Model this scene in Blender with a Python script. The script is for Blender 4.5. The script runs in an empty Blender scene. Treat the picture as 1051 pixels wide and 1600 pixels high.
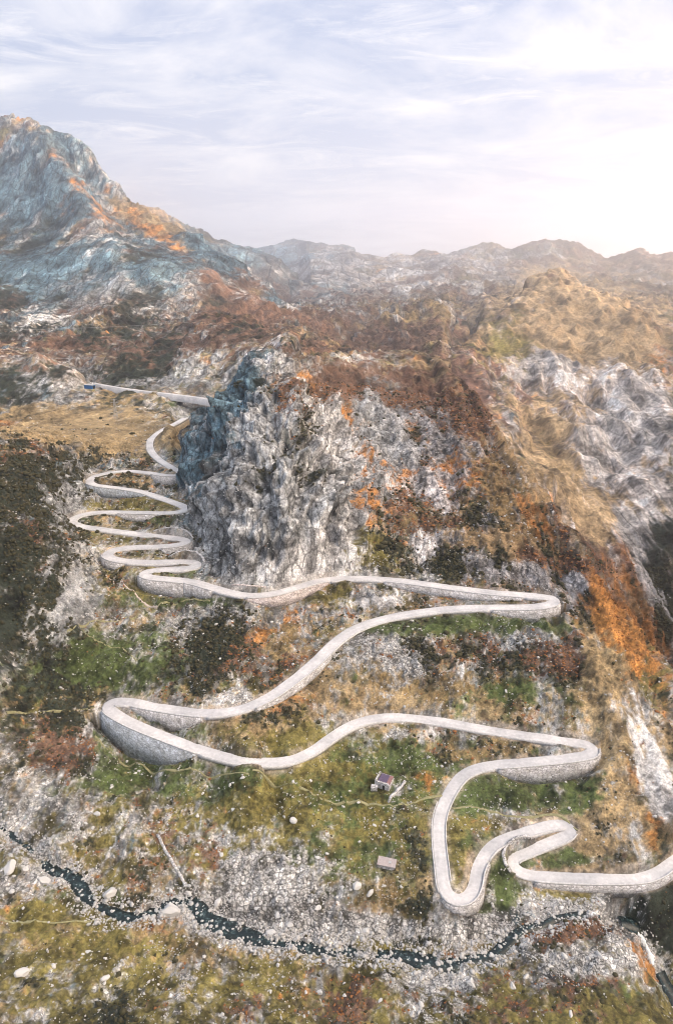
import bpy, bmesh, math, random
import numpy as np
from mathutils import Vector
random.seed(7); rng = np.random.default_rng(11)
S = bpy.context.scene; COL = S.collection
PI = math.pi; R_ = math.radians

# ------------------------------------------------------------------ camera
F = 1042.0; CX, CY = 525.5, 800.0; CZ = 200.0
P0 = math.atan(405.0/F); CP, SP = math.cos(P0), math.sin(P0)
cam = bpy.data.objects.new('camera', bpy.data.cameras.new('camera')); COL.objects.link(cam)
cam.location = (0, 0, CZ); cam.rotation_euler = (PI/2-P0, 0, 0)
cam.data.sensor_fit = 'VERTICAL'; cam.data.sensor_height = 24.0; cam.data.lens = F/1600.0*24.0
cam.data.clip_start = 0.5; cam.data.clip_end = 60000
S.camera = cam

# ------------------------------------------------------------------ sky, sun, exposure
SUN_AZ = 61.0    # degrees to the right of the view direction (+Y)
SUN_EL = 10.0
S.view_settings.view_transform = 'Standard'; S.view_settings.look = 'None'
S.view_settings.exposure = 0.62; S.view_settings.gamma = 1.0
w = bpy.data.worlds.new("World"); S.world = w; w.use_nodes = True
nt = w.node_tree; nt.nodes.clear()
def N(t, kind, **kw):
    n = t.nodes.new(kind)
    for k, v in kw.items():
        if k in n.inputs: n.inputs[k].default_value = v
        else: setattr(n, k, v)
    return n
def L(t, a, b): t.links.new(a, b)
out = N(nt, 'ShaderNodeOutputWorld'); bg = N(nt, 'ShaderNodeBackground')
sky = N(nt, 'ShaderNodeTexSky'); sky.sky_type = 'NISHITA'; sky.sun_disc = False
sky.sun_elevation = R_(SUN_EL); sky.sun_rotation = R_(SUN_AZ); sky.altitude = 1700; sky.air_density = 1.0; sky.dust_density = 1.0
SKY_STR = 0.10
bg.inputs['Strength'].default_value = SKY_STR
# high thin veil of cloud, lit by the sun (procedural, laid out by sky direction)
tc = N(nt, 'ShaderNodeTexCoord'); sep = N(nt, 'ShaderNodeSeparateXYZ'); L(nt, tc.outputs['Generated'], sep.inputs[0])
def M(op, a, b=None, c=None, clamp=False, t=None):
    t = t or nt
    n = t.nodes.new('ShaderNodeMath'); n.operation = op; n.use_clamp = clamp
    for i, v in enumerate((a, b, c)):
        if v is None: continue
        if isinstance(v, (int, float)): n.inputs[i].default_value = v
        else: t.links.new(v, n.inputs[i])
    return n.outputs[0]
zc = M('MAXIMUM', M('ADD', sep.outputs[2], 0.16), 0.02)
px_ = M('DIVIDE', sep.outputs[0], zc); py_ = M('DIVIDE', sep.outputs[1], zc)
cmb = N(nt, 'ShaderNodeCombineXYZ'); L(nt, px_, cmb.inputs[0]); L(nt, py_, cmb.inputs[1])
def cloud(scale, rot, sx, sy, detail, dist, seed, rough=0.6):
    mp = N(nt, 'ShaderNodeMapping'); mp.inputs['Rotation'].default_value = (0, 0, R_(rot)); mp.inputs['Scale'].default_value = (sx, sy, 1)
    mp.inputs['Location'].default_value = (seed, seed*.7, 0)
    L(nt, cmb.outputs[0], mp.inputs[0])
    n = N(nt, 'ShaderNodeTexNoise'); n.inputs['Scale'].default_value = scale; n.inputs['Detail'].default_value = detail
    n.inputs['Roughness'].default_value = rough; n.inputs['Distortion'].default_value = dist
    L(nt, mp.outputs[0], n.inputs['Vector']); return n.outputs[0]
def ramp(val, stops, t=None):
    t = t or nt
    r = t.nodes.new('ShaderNodeValToRGB'); t.links.new(val, r.inputs[0])
    cr = r.color_ramp
    while len(cr.elements) < len(stops): cr.elements.new(0.5)
    for e, (p, c) in zip(cr.elements, stops):
        e.position = p; e.color = (c, c, c, 1) if isinstance(c, (int, float)) else (*c, 1)
    return r.outputs[0]
c1 = ramp(cloud(1.3, 25, 0.9, 1.1, 9, 0.5, 5.3, .58), [(0.44, 0.0), (0.62, 1.0)])
c2 = ramp(cloud(3.0, -35, 0.6, 1.3, 10, 1.0, 9.1, .7), [(0.48, 0.0), (0.68, 0.9)])
cl = M('MAXIMUM', c1, c2)
veil_h = ramp(sep.outputs[2], [(0.0, (5.8, 5.7, 6.4)), (0.07, (5.5, 5.5, 6.5)), (0.20, (4.3, 4.7, 6.0)), (0.34, (3.9, 4.4, 6.0)), (0.6, (6.8, 7.7, 9.2)), (1.0, (7.4, 8.4, 10.2))])  # top stops, above the view, are brightened to add light on the land
mixv = N(nt, 'ShaderNodeMix', data_type='RGBA'); mixv.inputs[0].default_value = 0.82
SKY_MIX = mixv
L(nt, sky.outputs[0], mixv.inputs[6]); L(nt, veil_h, mixv.inputs[7])
mixc = N(nt, 'ShaderNodeMix', data_type='RGBA'); mixc.inputs[7].default_value = (7.4, 7.2, 7.3, 1)
L(nt, M('MULTIPLY', cl, 0.9), mixc.inputs[0]); L(nt, mixv.outputs[2], mixc.inputs[6])
# warm brightening of the veil towards the low sun
dt = nt.nodes.new('ShaderNodeVectorMath'); dt.operation = 'DOT_PRODUCT'; L(nt, tc.outputs['Generated'], dt.inputs[0]); dt.inputs[1].default_value = (math.sin(R_(SUN_AZ-4)), math.cos(R_(SUN_AZ-4)), 0.0)
gl = M('POWER', M('MAXIMUM', dt.outputs['Value'], 0.0), 22.0)
glc = N(nt, 'ShaderNodeMix', data_type='RGBA'); glc.blend_type = 'ADD'; glc.clamp_factor = False; glc.inputs[7].default_value = (22, 14.5, 10, 1)
L(nt, gl, glc.inputs[0]); L(nt, mixc.outputs[2], glc.inputs[6])
# unseen bright sky patch added high on the right to light the slopes
d2 = nt.nodes.new('ShaderNodeVectorMath'); d2.operation = 'DOT_PRODUCT'; L(nt, tc.outputs['Generated'], d2.inputs[0]); d2.inputs[1].default_value = (.72, -.26, .643)
gl2 = M('POWER', M('MAXIMUM', d2.outputs['Value'], 0.0), 14.0)
g2 = N(nt, 'ShaderNodeMix', data_type='RGBA'); g2.blend_type = 'ADD'; g2.clamp_factor = False; g2.inputs[7].default_value = (96, 74, 53, 1)
L(nt, gl2, g2.inputs[0]); L(nt, glc.outputs[2], g2.inputs[6]); L(nt, g2.outputs[2], bg.inputs[0]); L(nt, bg.outputs[0], out.inputs[0])

sun = bpy.data.objects.new('sun', bpy.data.lights.new('sun', 'SUN')); COL.objects.link(sun)
sun.data.energy = 5.0; sun.data.angle = R_(0.5); sun.data.color = (1.0, 0.62, 0.36)
sd = Vector((math.sin(R_(SUN_AZ))*math.cos(R_(SUN_EL)), math.cos(R_(SUN_AZ))*math.cos(R_(SUN_EL)), math.sin(R_(SUN_EL))))
sun.rotation_euler = sd.to_track_quat('Z', 'Y').to_euler(); sun.location = sd*3000

# ------------------------------------------------------------------ projection helpers
def tanv(v):                     # downward slope of the view ray through photo row v
    yc = -(np.asarray(v, float)-CY)/F
    return (SP-yc*CP)/(CP+yc*SP)
def tx(u, v):
    yc = -(np.asarray(v, float)-CY)/F
    return ((np.asarray(u, float)-CX)/F)/(CP+yc*SP)
def D(u, v, d):                  # point d metres below the viewpoint
    Y = d/tanv(v); return (float(tx(u, v)*Y), float(Y), CZ-d)
def AY(u, v, Y):                 # point Y metres ahead
    return (float(tx(u, v)*Y), float(Y), float(CZ-tanv(v)*Y))
def proj(X, Y, Z):
    z = Z-CZ; dep = Y*CP-z*SP; yc = (Y*SP+z*CP)/dep
    return X/dep*F+CX, CY-yc*F

# ------------------------------------------------------------------ road centre line
# (u, v, metres below the viewpoint at key places or None)
RD = [(1290,1255,160),(1200,1268,159.4),(1120,1300,158.8),(1085,1322,None),(1051,1345,158),(1025,1363,None),(999,1371,158),(951,1373,None),(894,1372,157.6),(842,1369,None),(814,1364,None),(801,1355,157),
(798,1346,None),(804,1338,156.4),(825,1330,None),(848,1320,None),(871,1311,None),(887,1304,155.4),(892,1297,None),(888,1291,None),(874,1287,154.8),(848,1292,None),
(808,1304,None),(777,1316,153.8),(759.5,1331,None),(751,1345,None),(744,1361,153),(741,1380,None),(734,1397,152.5),(721,1406,None),(704,1402,152),(694,1387.5,None),
(690,1357,None),(686,1323,151.4),(685,1300,None),(686.5,1278,None),(694,1255,150.5),(706,1232,None),(721,1213,None),(742.6,1201,149.6),(771,1195,None),(808,1192,None),
(865,1187,148.6),(905,1182,None),(922,1177.5,None),(926,1171,148.1),(919,1164,None),(902,1160,None),(865,1155,147.3),(808,1147,None),(750,1138,None),(685.5,1126.5,146),
(621,1120,None),(578,1123.5,145),(544,1135,None),(514,1154,144.2),(487,1173,None),(450,1188,143),(412,1190.6,None),(366,1186,142),(309,1170,None),(252,1149,140.8),
(206.6,1130,None),(178,1114,139.8),(168.5,1103.5,None),(180,1096,139.3),(203,1096.6,None),(252,1106,138.5),(309,1113.5,None),(347,1112.6,137.4),(385.5,1105,None),(423.5,1087,136.4),
(461.6,1060,None),(495,1032,135.4),(527,1001,None),(561,980,134.3),(612.7,964,None),(685.5,953,133),(750,949.5,None),(814,949,132),(848,946.5,None),(864,941.5,131.4),
(863,935,131.2),(840,931.5,None),(771,926,130.5),(707,918.5,None),(621,907,129.5),(557,903,None),(505.7,906,128.7),(465,917,None),(428.5,927,128),(394,930,None),
(363,926,127.4),(328.5,917,None),(300,909,126.8),(263,905,None),(238,902.5,126.2),(226,898.5,None),(229,893.5,125.9),(251,890,None),(283,888.5,125.3),(303,886,None),
(308.5,881.5,124.9),(300,877.5,124.7),(275.5,877,None),(238,878.3,None),(201,877.3,124),(176.6,873,None),(168,866.6,123.4),(176,860,None),(194,856.5,123),(218.6,854.5,None),
(251,853.7,122.2),(280.5,851,None),(291.6,846.5,121.8),(286,842,121.6),(263,839,None),(226,835.5,121),(189,831,None),(152,826,120.2),(124,821.5,None),(112,815,119.6),
(118,808,119.2),(136,802.5,None),(164,800.3,118.8),(201,800.5,None),(251,801.5,118.1),(278,800,None),(291,795.5,117.6),(285,790,117.2),(263,782,None),(250,777.5,116.4),
(227,770,None),(193,763.5,115.8),(158.5,759.5,None),(143,755.5,115.2),(140,750,None),(150,743.3,114.6),(174.5,738,None),(204,736,114),(231.6,738.4,None),(256.7,742.5,113.2),
(276,742.5,None),(282,738,112.6),(268,730,None),(250,718.5,111.4),(238.4,707,None),(234.6,695.7,110.4),(238.4,684,None),(252,673,109.2),(266,665.5,None),(277,660,108.4),(290,652,108)]
def fill_drop(L_):
    a = np.array([[p[0], p[1]] for p in L_], float)
    s = np.r_[0, np.cumsum(np.hypot(*np.diff(a, axis=0).T))]
    k = [i for i, p in enumerate(L_) if p[2] is not None]
    return np.interp(s, s[k], [L_[i][2] for i in k])
def catmull(P, step):
    P = np.asarray(P, float); Q = np.vstack([2*P[0]-P[1], P, 2*P[-1]-P[-2]]); o = []; idx = []
    for i in range(1, len(Q)-2):
        p0, p1, p2, p3 = Q[i-1:i+3]; n = max(3, int(np.linalg.norm(p2-p1)/step*2))
        tt = np.linspace(0, 1, n, endpoint=False)[:, None]
        o.append(.5*(2*p1+(p2-p0)*tt+(2*p0-5*p1+4*p2-p3)*tt**2+(3*p1-p0-3*p2+p3)*tt**3)); idx.append(i-1+tt[:, 0])
    o.append(P[-1:]); idx.append([len(P)-1.0])
    o = np.vstack(o); idx = np.concatenate(idx)
    s = np.r_[0, np.cumsum(np.linalg.norm(np.diff(o, axis=0), axis=1))]
    q = np.arange(0, s[-1], step)
    return np.stack([np.interp(q, s, o[:, k]) for k in range(3)], 1), np.interp(q, s, idx), q
rd = fill_drop(RD)
RP = np.array([D(p[0], p[1], d) for p, d in zip(RD, rd)])
ROAD, RIDX, RS = catmull(RP, 1.2)
ker = np.ones(9)/9
for k in range(3):
    e = np.pad(ROAD[:, k], 4, mode='edge'); ROAD[:, k] = np.convolve(e, ker, 'valid') if k == 2 else np.convolve(np.pad(ROAD[:, k], 1, mode='edge'), np.ones(3)/3, 'valid')
RT = np.gradient(ROAD[:, :2], axis=0); RT /= np.linalg.norm(RT, axis=1)[:, None]+1e-9
RN = np.stack([-RT[:, 1], RT[:, 0]], 1)        # left-hand normal
RW = np.interp(ROAD[:, 1], [115, 150, 176, 200, 240, 300, 400], [3.5, 3.6, 4.1, 4.7, 4.9, 4.6, 4.2])/2   # half width
NR = len(ROAD)
def road_at(u, v, prev=None):                  # index of the road sample nearest to a photo point
    uu, vv = proj(ROAD[:, 0], ROAD[:, 1], ROAD[:, 2]); return int(np.argmin((uu-u)**2+(vv-v)**2))
# second road crossing the meadow behind
R2 = np.array([D(128,602,112), D(148,606,111.5), D(185,612,111), D(225,617,110.5), D(265,621,110), D(310,626,109.5), D(345,632,109)])
ROAD2, _, _ = catmull(R2, 3.0)

# walls: (start point, end point, heights along it, side 'down' / 'up', label)
WALLS = [
 ((1075,1330),(835,1368),[2.6,2.4,2.2,2.0,1.2],'down','low stone retaining wall under the lowest road stretch above the gorge'),
 ((803,1357),(846,1321),[1.0,2.6,3.4,2.6,0.6],'up','curved grey wall holding the bank inside the lowest left-turning hairpin'),
 ((751,1345),(698,1396),[1.5,3.4,4.6,3.2,0.8],'down','stone wall round the rounded tip of the bottom hairpin above the stream'),
 ((775,1195),(928,1172),[1.2,4.5,6.2,6.4,6.0,5.2,1.0],'down','tall grey stone wall under the right-hand hairpin above a green meadow'),
 ((312,1171),(164,1108),[0.6,5.5,8.8,10.0,10.5,9.5,7.5],'down','largest retaining wall, blue-grey, under the wide left-hand hairpin'),
 ((213,1099),(318,1113),[0.5,3.0,5.6,6.2,4.2,1.2],'down','triangular stone wall inside the wide left-hand hairpin'),
 ((395,1101),(506,1022),[0.8,2.0,2.8,2.6,1.2],'down','narrow rubble wall under the road climbing diagonally to the right'),
 ((765,949),(866,941),[0.8,2.4,4.0,5.2,5.8,5.0],'down','stone wall under the sharp right-hand hairpin at mid height'),
 ((600,905),(815,930),[1.0,2.8,3.2,3.0,2.4,0.8],'down','long thin wall under the upper leg of the sharp right-hand hairpin'),
 ((384,930),(508,905),[0.6,3.8,5.0,4.6,3.2,0.8],'down','pinkish curved wall under the road at the foot of the rock face'),
 ((358,925),(418,928),[1.5,2.4,2.4,1.6],'up','pinkish low wall between the road and the foot of the rock face'),
 ((290,907),(224,897),[5.4,6.8,6.4,5.6,4.6],'down','pale curved wall with a small drain hole under the lowest small hairpin'),
 ((335,919),(291.5,907),[2.5,4.6,5.6,5.2],'down','grey straight wall joined to the right end of the pale curved wall'),
 ((262,877),(309,883),[0.8,2.8,3.8,3.2,1.2],'up','wall backing the lowest right-hand turn beside the rock face'),
 ((196,877),(166,866),[0.8,3.4,4.0,3.0],'down','short rounded wall under the small left-hand hairpin in the middle of the bends'),
 ((252,853.7),(292,847),[0.8,4.0,5.0,3.4],'down','wall like a pointed shield under the middle right-hand turn'),
 ((236,837),(292,845),[0.8,2.6,3.6,3.2,1.0],'up','long wall backing the middle right-hand turn beside the rock face'),
 ((186,800.5),(246,801.5),[0.6,3.2,4.2,3.4,0.8],'down','short wall under the straight road of the upper bends'),
 ((232,771.5),(141,756),[0.6,2.6,4.2,5.0,4.6,3.6],'down','long bluish wall under the topmost left-hand hairpin'),
 ((240,740),(283,740),[0.8,5.6,6.8,4.4,1.0],'down','grey triangular wall under the topmost right-hand turn'),
]
CAMXY = np.array([0.0, 0.0])
wall_data = []
prof_side = np.zeros((NR, 2)); prof_has = np.zeros((NR, 2), bool)   # per sample, left / right: height change at the road edge
for (a, b, hs, kind, lab) in WALLS:
    i0, i1 = road_at(*a), road_at(*b)
    if i0 > i1: i0, i1, hs = i1, i0, hs[::-1]
    mid = ROAD[i0:i1+1]; n = RN[i0:i1+1]; tocam = -mid[:, :2]
    sgn = 1 if np.sum(n[len(n)//2]*tocam[len(n)//2]) > 0 else -1
    if kind == 'up': sgn = -sgn
    h = np.interp(np.linspace(0, 1, i1-i0+1), np.linspace(0, 1, len(hs)), hs)
    c = 0 if sgn > 0 else 1
    prof_side[i0:i1+1, c] = -h if kind == 'down' else h; prof_has[i0:i1+1, c] = True
    wall_data.append((i0, i1, sgn, h, kind, lab))

# ------------------------------------------------------------------ terrain control points
C = []
def cd(*pts):
    for p in pts: C.append(D(*p))
def cy(*pts):
    for p in pts: C.append(AY(*p))
RIDGES = []
def ln(fn, pts, n=18, back=None):
    if back: RIDGES.append((np.array([fn(*p) for p in pts]), back[0], back[1]))
    for (a, b) in zip(pts[:-1], pts[1:]):
        k = max(1, int(math.hypot(a[0]-b[0], a[1]-b[1])/n))
        for j in range(k):
            q = j/k; p = tuple(a[i]*(1-q)+b[i]*q for i in range(3)); C.append(fn(*p))
    C.append(fn(*pts[-1]))
for i in range(0, len(RP)): C.append(tuple(RP[i]))
for (i0, i1, sgn, h, kind, lab) in wall_data:        # toes of the walls
    for i in range(i0+3, i1-2, 9):
        o = ROAD[i, :2]+RN[i]*sgn*(RW[i]+2.5); dz = -h[i-i0] if kind == 'down' else h[i-i0]
        C.append((o[0], o[1], ROAD[i, 2]+dz))
for p in R2[::2]: C.append(tuple(p))
# stream
STREAM = [(-70,1262,145),(-30,1277,145.5),(0,1291,146),(27,1310,146.6),(57,1335,147.4),(80,1358,148),(110,1373,148.4),(133,1401,149.2),(164,1422,149.8),(198,1432,150.1),(228,1430,150.3),(255,1415,150.5),
 (282,1407,150.7),(304,1415,151),(323,1439,151.7),(354,1452,152.2),(388,1463,152.8),(426,1473,153.3),(475,1479,153.8),(521,1486,154.4),(563,1488,154.9),(601,1493,155.4),(654,1499,156),(700,1505,156.6),
 (735,1497,157),(766,1490,157.3),(793,1472,157.6),(815,1453,157.9),(842,1443,158.2),(866,1432,158.6),(892,1427,159),(918,1425,159.6),(940,1434,161)]
ln(D, STREAM, 26)
GORGE = [(955,1452,165),(975,1440,167),(994,1452,167.6),(1012,1483,170.6),(1027,1516,173.6),(1040,1540,174.6),(1060,1566,175.6),(1110,1600,177)]
ln(D, GORGE, 20)
cd((0,1600,138),(200,1600,140),(400,1600,143),(600,1600,146),(800,1600,149),(950,1600,151),(1060,1600,154),(0,1540,142),(300,1540,146),(600,1545,150),(850,1530,153.5),(985,1530,156.5),
   (0,1680,132),(500,1680,138),(1000,1680,144),(-120,1500,140),(-150,1700,128),(1200,1700,150),(0,1450,145),(90,1470,146.6),(200,1480,148),(350,1500,150.5),(60,1400,146.6),
   (1020,1546,160),(1000,1500,160),(985,1470,161),(940,1470,156.6),(880,1462,156),(830,1480,156),(780,1510,155.5),(960,1440,160),
   (1010,1420,163),(1040,1440,167),(1051,1480,171),(1000,1392,160.4),(960,1395,159.6),(940,1410,159.4),(1040,1390,160.6),(1075,1400,162),(1100,1500,172),
   (100,1350,145.6),(200,1360,147),(300,1350,148),(450,1400,151),(550,1400,151.4),(500,1300,148),(620,1350,151),(650,1450,154),(380,1250,144.6),(200,1250,144.6),(60,1240,142),
   (0,1200,137),(60,1100,134),(-100,1150,130),(-100,1000,112),(0,1000,119),(0,900,108),(60,800,100),(0,790,92),(-100,800,80),(60,850,104),(100,950,121),(150,1000,131),(250,1000,133.4),(350,1000,133),(440,980,132.5),
   (100,1050,133),(100,1190,140),(330,1210,148.4),(420,1215,148.6),(600,1200,147.6),(500,1240,148.2),(800,1240,152),(900,1250,152),(980,1250,150.6),(1000,1320,155),(1060,1260,151),
   (800,1075,140.5),(650,1050,139),(540,1080,140),(420,1140,140.2),(950,1100,138.5),(930,1040,134),(960,1000,131),(700,1000,135.6),(600,1010,136),(830,1000,135),(960,1180,146),
   (950,1340,156),(870,1340,157),(850,1390,159.4),(800,1420,157.5),(770,1390,156.8))
# dark bluff on the left, its brow and the meadow behind
ln(D, [(-80,700,80),(0,694,87),(60,690,91),(110,700,101)], 20, (16, 16))
cd((130,712,107.5),(190,712,110.6),(60,740,95),(120,770,112.5),(40,930,113))
cd((0,640,112),(60,655,113),(120,665,112.5),(200,660,111.5),(230,640,110.6),(0,680,113.3),(100,640,112.5),(190,690,111.5),(150,630,111.8),(-80,650,112),(240,640,110.5))
# rocky knolls behind the meadow
cy((60,565,570),(0,575,560),(110,575,575),(60,600,540),(20,622,520),(120,605,555),(-60,570,560))
cy((200,545,680),(150,585,630),(300,575,610),(250,600,600),(380,535,640),(0,550,700),(100,555,700),(200,590,610),(350,590,585))
ln(AY, [(240,545,700),(275,505,760),(320,485,800),(360,495,790),(400,505,780),(440,512,760)], 20, (16, 45))
ln(AY, [(420,548,420),(450,530,520),(500,545,560)], 16)
# central rock
ln(AY, [(425,546,405),(400,556,395),(375,580,388),(350,608,378),(325,630,372),(300,652,370),(284,676,371),(281,700,368)], 14, (38, 42))
cy((450,900,245),(450,850,250),(450,800,257),(450,740,272),(440,680,300),(430,610,345),(400,900,243),(400,840,253),(395,780,266),(390,700,300),(385,640,335),(395,600,362),
   (530,885,256),(540,845,263),(530,800,271),(520,740,290),(500,680,318),(480,600,380),(500,850,256),(560,880,260),
   (310,758,322),(308,800,300),(318,850,275),(338,890,254),(340,700,322),(330,740,308),(350,800,275),(340,850,266),(380,870,250),(370,740,287),(370,650,338),(320,690,345),(350,650,352))
# slope right of the rock and its brow above the gorge
ln(AY, [(470,556,470),(520,552,520),(560,550,560),(640,552,590),(700,566,540),(745,622,450),(790,690,380),(830,750,325),(870,810,285),(905,860,262),(950,920,238),(1000,985,218),(1040,1045,203),(1075,1100,194)], 16, (95, 75))
cy((600,650,425),(650,750,338),(700,850,278),(600,800,296),(560,850,272),(550,700,352),(800,850,270),(620,600,490),(700,650,425),(760,760,320),(560,620,455),(660,620,480),(820,900,258),(900,930,240),(1051,1150,177),(1000,1100,186),(520,620,425))
# middle distance
cy((430,512,950),(350,520,850),(500,530,1000),(450,500,1150),(520,505,1300),(470,480,1700),(520,470,2200),(450,462,2600),(550,462,2700),(400,478,1250),(600,470,2500))
ln(AY, [(540,540,1150),(575,505,1350),(620,480,1550),(680,463,1650),(720,478,1550),(745,500,1400)], 18, (60, 180))
cy((600,545,950),(660,540,960),(700,540,950),(640,510,1200),(600,520,1150),(700,500,1300),(760,462,2300),(700,450,2900),(800,440,2900))
ln(AY, [(430,428,3900),(480,432,3700),(560,420,4000),(640,415,4400),(760,415,4400),(900,420,4300),(1000,430,4000),(1100,430,4000)], 30)
cy((500,445,3100),(600,440,3300),(700,432,3700),(980,450,3200),(1080,460,3000),(1000,465,2500),(920,440,2800))
# skyline
ln(AY, [(425,474,2250),(500,460,2400),(560,452,2500),(640,447,2600),(700,441,2700),(760,436,2600),(820,446,2450)], 25, (110, 260))
ln(AY, [(560,397,5600),(600,399,5400),(640,394,5800),(662,391,6000),(700,395,5400),(730,388,5200),(762,377,5100),(778,381,5100),(795,389,5000),(830,380,5000),(865,376,5000),(900,382,4900),(930,398,4900),(947,408,5000),(975,396,4800),(995,392,4800),(1010,403,4900),(1025,406,4900),(1051,396,4700),(1120,385,4700)], 12, (240, 1800))
ln(AY, [(380,400,6500),(425,392,6600),(440,378,6700),(455,374,6700),(475,380,6700),(500,388,6600),(520,384,6500),(545,391,6500),(565,396,6400)], 12, (240, 1800))
ln(AY, [(150,330,4300),(245,326,4000),(262,332,4000),(275,336,3950),(300,350,3900),(330,364,3850),(350,366,3800),(380,381,3750),(410,392,3700),(440,412,3600),(470,438,3300)], 14, (180, 700))
# left mountain
ln(AY, [(-130,250,2000),(-70,225,1950),(-20,188,1920),(10,179,1900),(27,189,1890),(45,186,1880),(66,198,1870),(90,207,1860),(120,222,1850),(150,247,1830),(172,275,1800),(188,293,1780),(205,307,1760),(230,324,1720),(250,341,1690),(280,352,1640),(305,367,1600),(335,387,1550),(370,411,1500),(400,436,1450),(430,460,1400),(455,476,1350)], 14, (160, 600))
ln(AY, [(45,190,1860),(60,215,1760),(85,243,1690),(110,275,1610),(140,318,1520),(172,362,1440)], 14)
cy((110,245,1830),(135,280,1790),(165,315,1710),(195,350,1600),(230,370,1500),(20,260,1740),(0,330,1560),(60,300,1600),(90,350,1450),(0,400,1300),(60,420,1200),(0,450,1080),(0,500,880),(-100,300,1700),(-100,450,1050),
   (100,500,880),(200,500,900),(120,440,1080),(200,440,1080),(200,395,1250),(280,440,1120),(280,390,1400),(340,440,1200),(300,480,950),(400,465,1230),(360,470,1100),(120,395,1250),(150,520,800),(230,480,950))
# right mountain
ln(AY, [(705,545,900),(740,520,1060),(790,480,1260),(830,442,1440),(850,428,1520),(868,424,1560),(895,430,1530),(940,452,1420),(985,480,1290),(1020,500,1220),(1060,525,1140),(1130,560,1020)], 16, (80, 300))
cy((850,500,1150),(950,535,1020),(1051,595,880),(800,540,1000),(880,560,960),(850,600,860),(950,640,780),(1051,700,640),(950,720,650),(1051,800,530),(770,600,800),(830,700,650),(900,800,520),(960,880,440),(1010,950,395),(1051,1010,365),(1110,1100,330),(720,575,800),(745,600,740),(1150,700,650),(1150,900,430),(880,680,720))
# hidden gorge floor
#C += [(60,620,20),(110,560,-10),(95,450,0),(100,400,-20),(130,330,-40),(150,300,-60),(190,260,-90),(170,250,-60)]
for u_ in range(-400, 1500, 110): cy((u_, 442, 7600), (u_, 438, 9000))
cy((-300,300,2100),(-350,420,1200),(-300,520,700),(1300,560,1000),(1350,640,700))
C = np.array(C)
# terrain surface as view-slope e(t, s) with t = X/Y, s = ln Y
def ts(P): return np.stack([P[:, 0]/P[:, 1], 0.42*np.log(P[:, 1])], 1)
T = ts(C); Ev = (C[:, 2]-CZ)/C[:, 1]
keep = []
cells = {}
for i in range(len(T)):
    k = (round(T[i, 0]/0.0035), round(T[i, 1]/0.0018))
    if k in cells: continue
    cells[k] = 1; keep.append(i)
T = T[keep]; Ev = Ev[keep]; nC = len(T)
eps = 0.006
r = np.sqrt(((T[:, None]-T[None])**2).sum(-1)+eps**2)
A = np.zeros((nC+3, nC+3)); A[:nC, :nC] = -r+np.eye(nC)*2e-4; A[:nC, nC] = 1; A[:nC, nC+1:] = T; A[nC, :nC] = 1; A[nC+1:, :nC] = T.T
sol = np.linalg.solve(A, np.r_[Ev, 0, 0, 0])
def surf(q):
    o = np.empty(len(q), np.float32)
    for k in range(0, len(q), 20000):
        c = q[k:k+20000]; o[k:k+20000] = -np.sqrt(((c[:, None]-T[None])**2).sum(-1)+eps**2)@sol[:nC]+sol[nC]+c@sol[nC+1:]
    return o
def ysteps():
    y = 70.0; o = [y]
    while y < 7900:
        if y < 160: d = .27
        elif y < 244: d = .38
        elif y < 430: d = .40
        elif y < 600: d = .8
        elif y < 1000: d = 1.3
        elif y < 2100: d = 4.2
        else: d = 4.2+(y-2100)*.008
        y += d; o.append(y)
    return np.array(o)
QUAL = 1.0
Ys = ysteps(); Ts = np.r_[np.linspace(-.98, -.54, 150)[:-1], np.arange(-.54, .5801, .00145/QUAL), np.linspace(.58, 1.02, 150)[1:]]
nR, nT = len(Ys), len(Ts)
gi = np.unique(np.r_[np.arange(0, nR, 4), nR-1]); gj = np.unique(np.r_[np.arange(0, nT, 4), nT-1])
tg, yg = np.meshgrid(Ts[gj], Ys[gi]); lim = np.interp(yg, [70, 150, 300, 600], [.98, .86, .68, .6])
qq = np.stack([np.clip(tg, -lim, lim), .42*np.log(yg)], -1).reshape(-1, 2)
Es = surf(qq).reshape(len(gi), len(gj))
tmp = np.stack([np.interp(np.arange(nT), gj, row) for row in Es])
fi = np.interp(np.arange(nR), gi, np.arange(len(gi))); a0 = np.minimum(fi.astype(int), len(gi)-2); fr = (fi-a0)[:, None]
E = tmp[a0]*(1-fr)+tmp[a0+1]*fr
for (rp, dep, rec) in RIDGES:
    tr = rp[:, 0]/rp[:, 1]; o_ = np.argsort(tr); tr = tr[o_]; yr = rp[o_, 1]
    dY = Ys[:, None]-np.interp(Ts, tr, yr)[None]; fade = np.clip((Ts-tr[0])/.012+1, 0, 1)*np.clip((tr[-1]-Ts)/.012+1, 0, 1)
    dY = np.maximum(dY-1, 0); E -= fade[None]*dep*(1-np.exp(-dY/(rec*.35)))*np.exp(-(dY/(rec*2.2))**1.5)/Ys[:, None]
X = (Ts[None]*Ys[:, None]).astype(np.float32); Y = np.repeat(Ys[:, None], nT, 1).astype(np.float32); H = (CZ+E*Ys[:, None]).astype(np.float32)
print('grid', nR, nT, 'ctrl', nC)
UB, VB = proj(X, Y, H)

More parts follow.
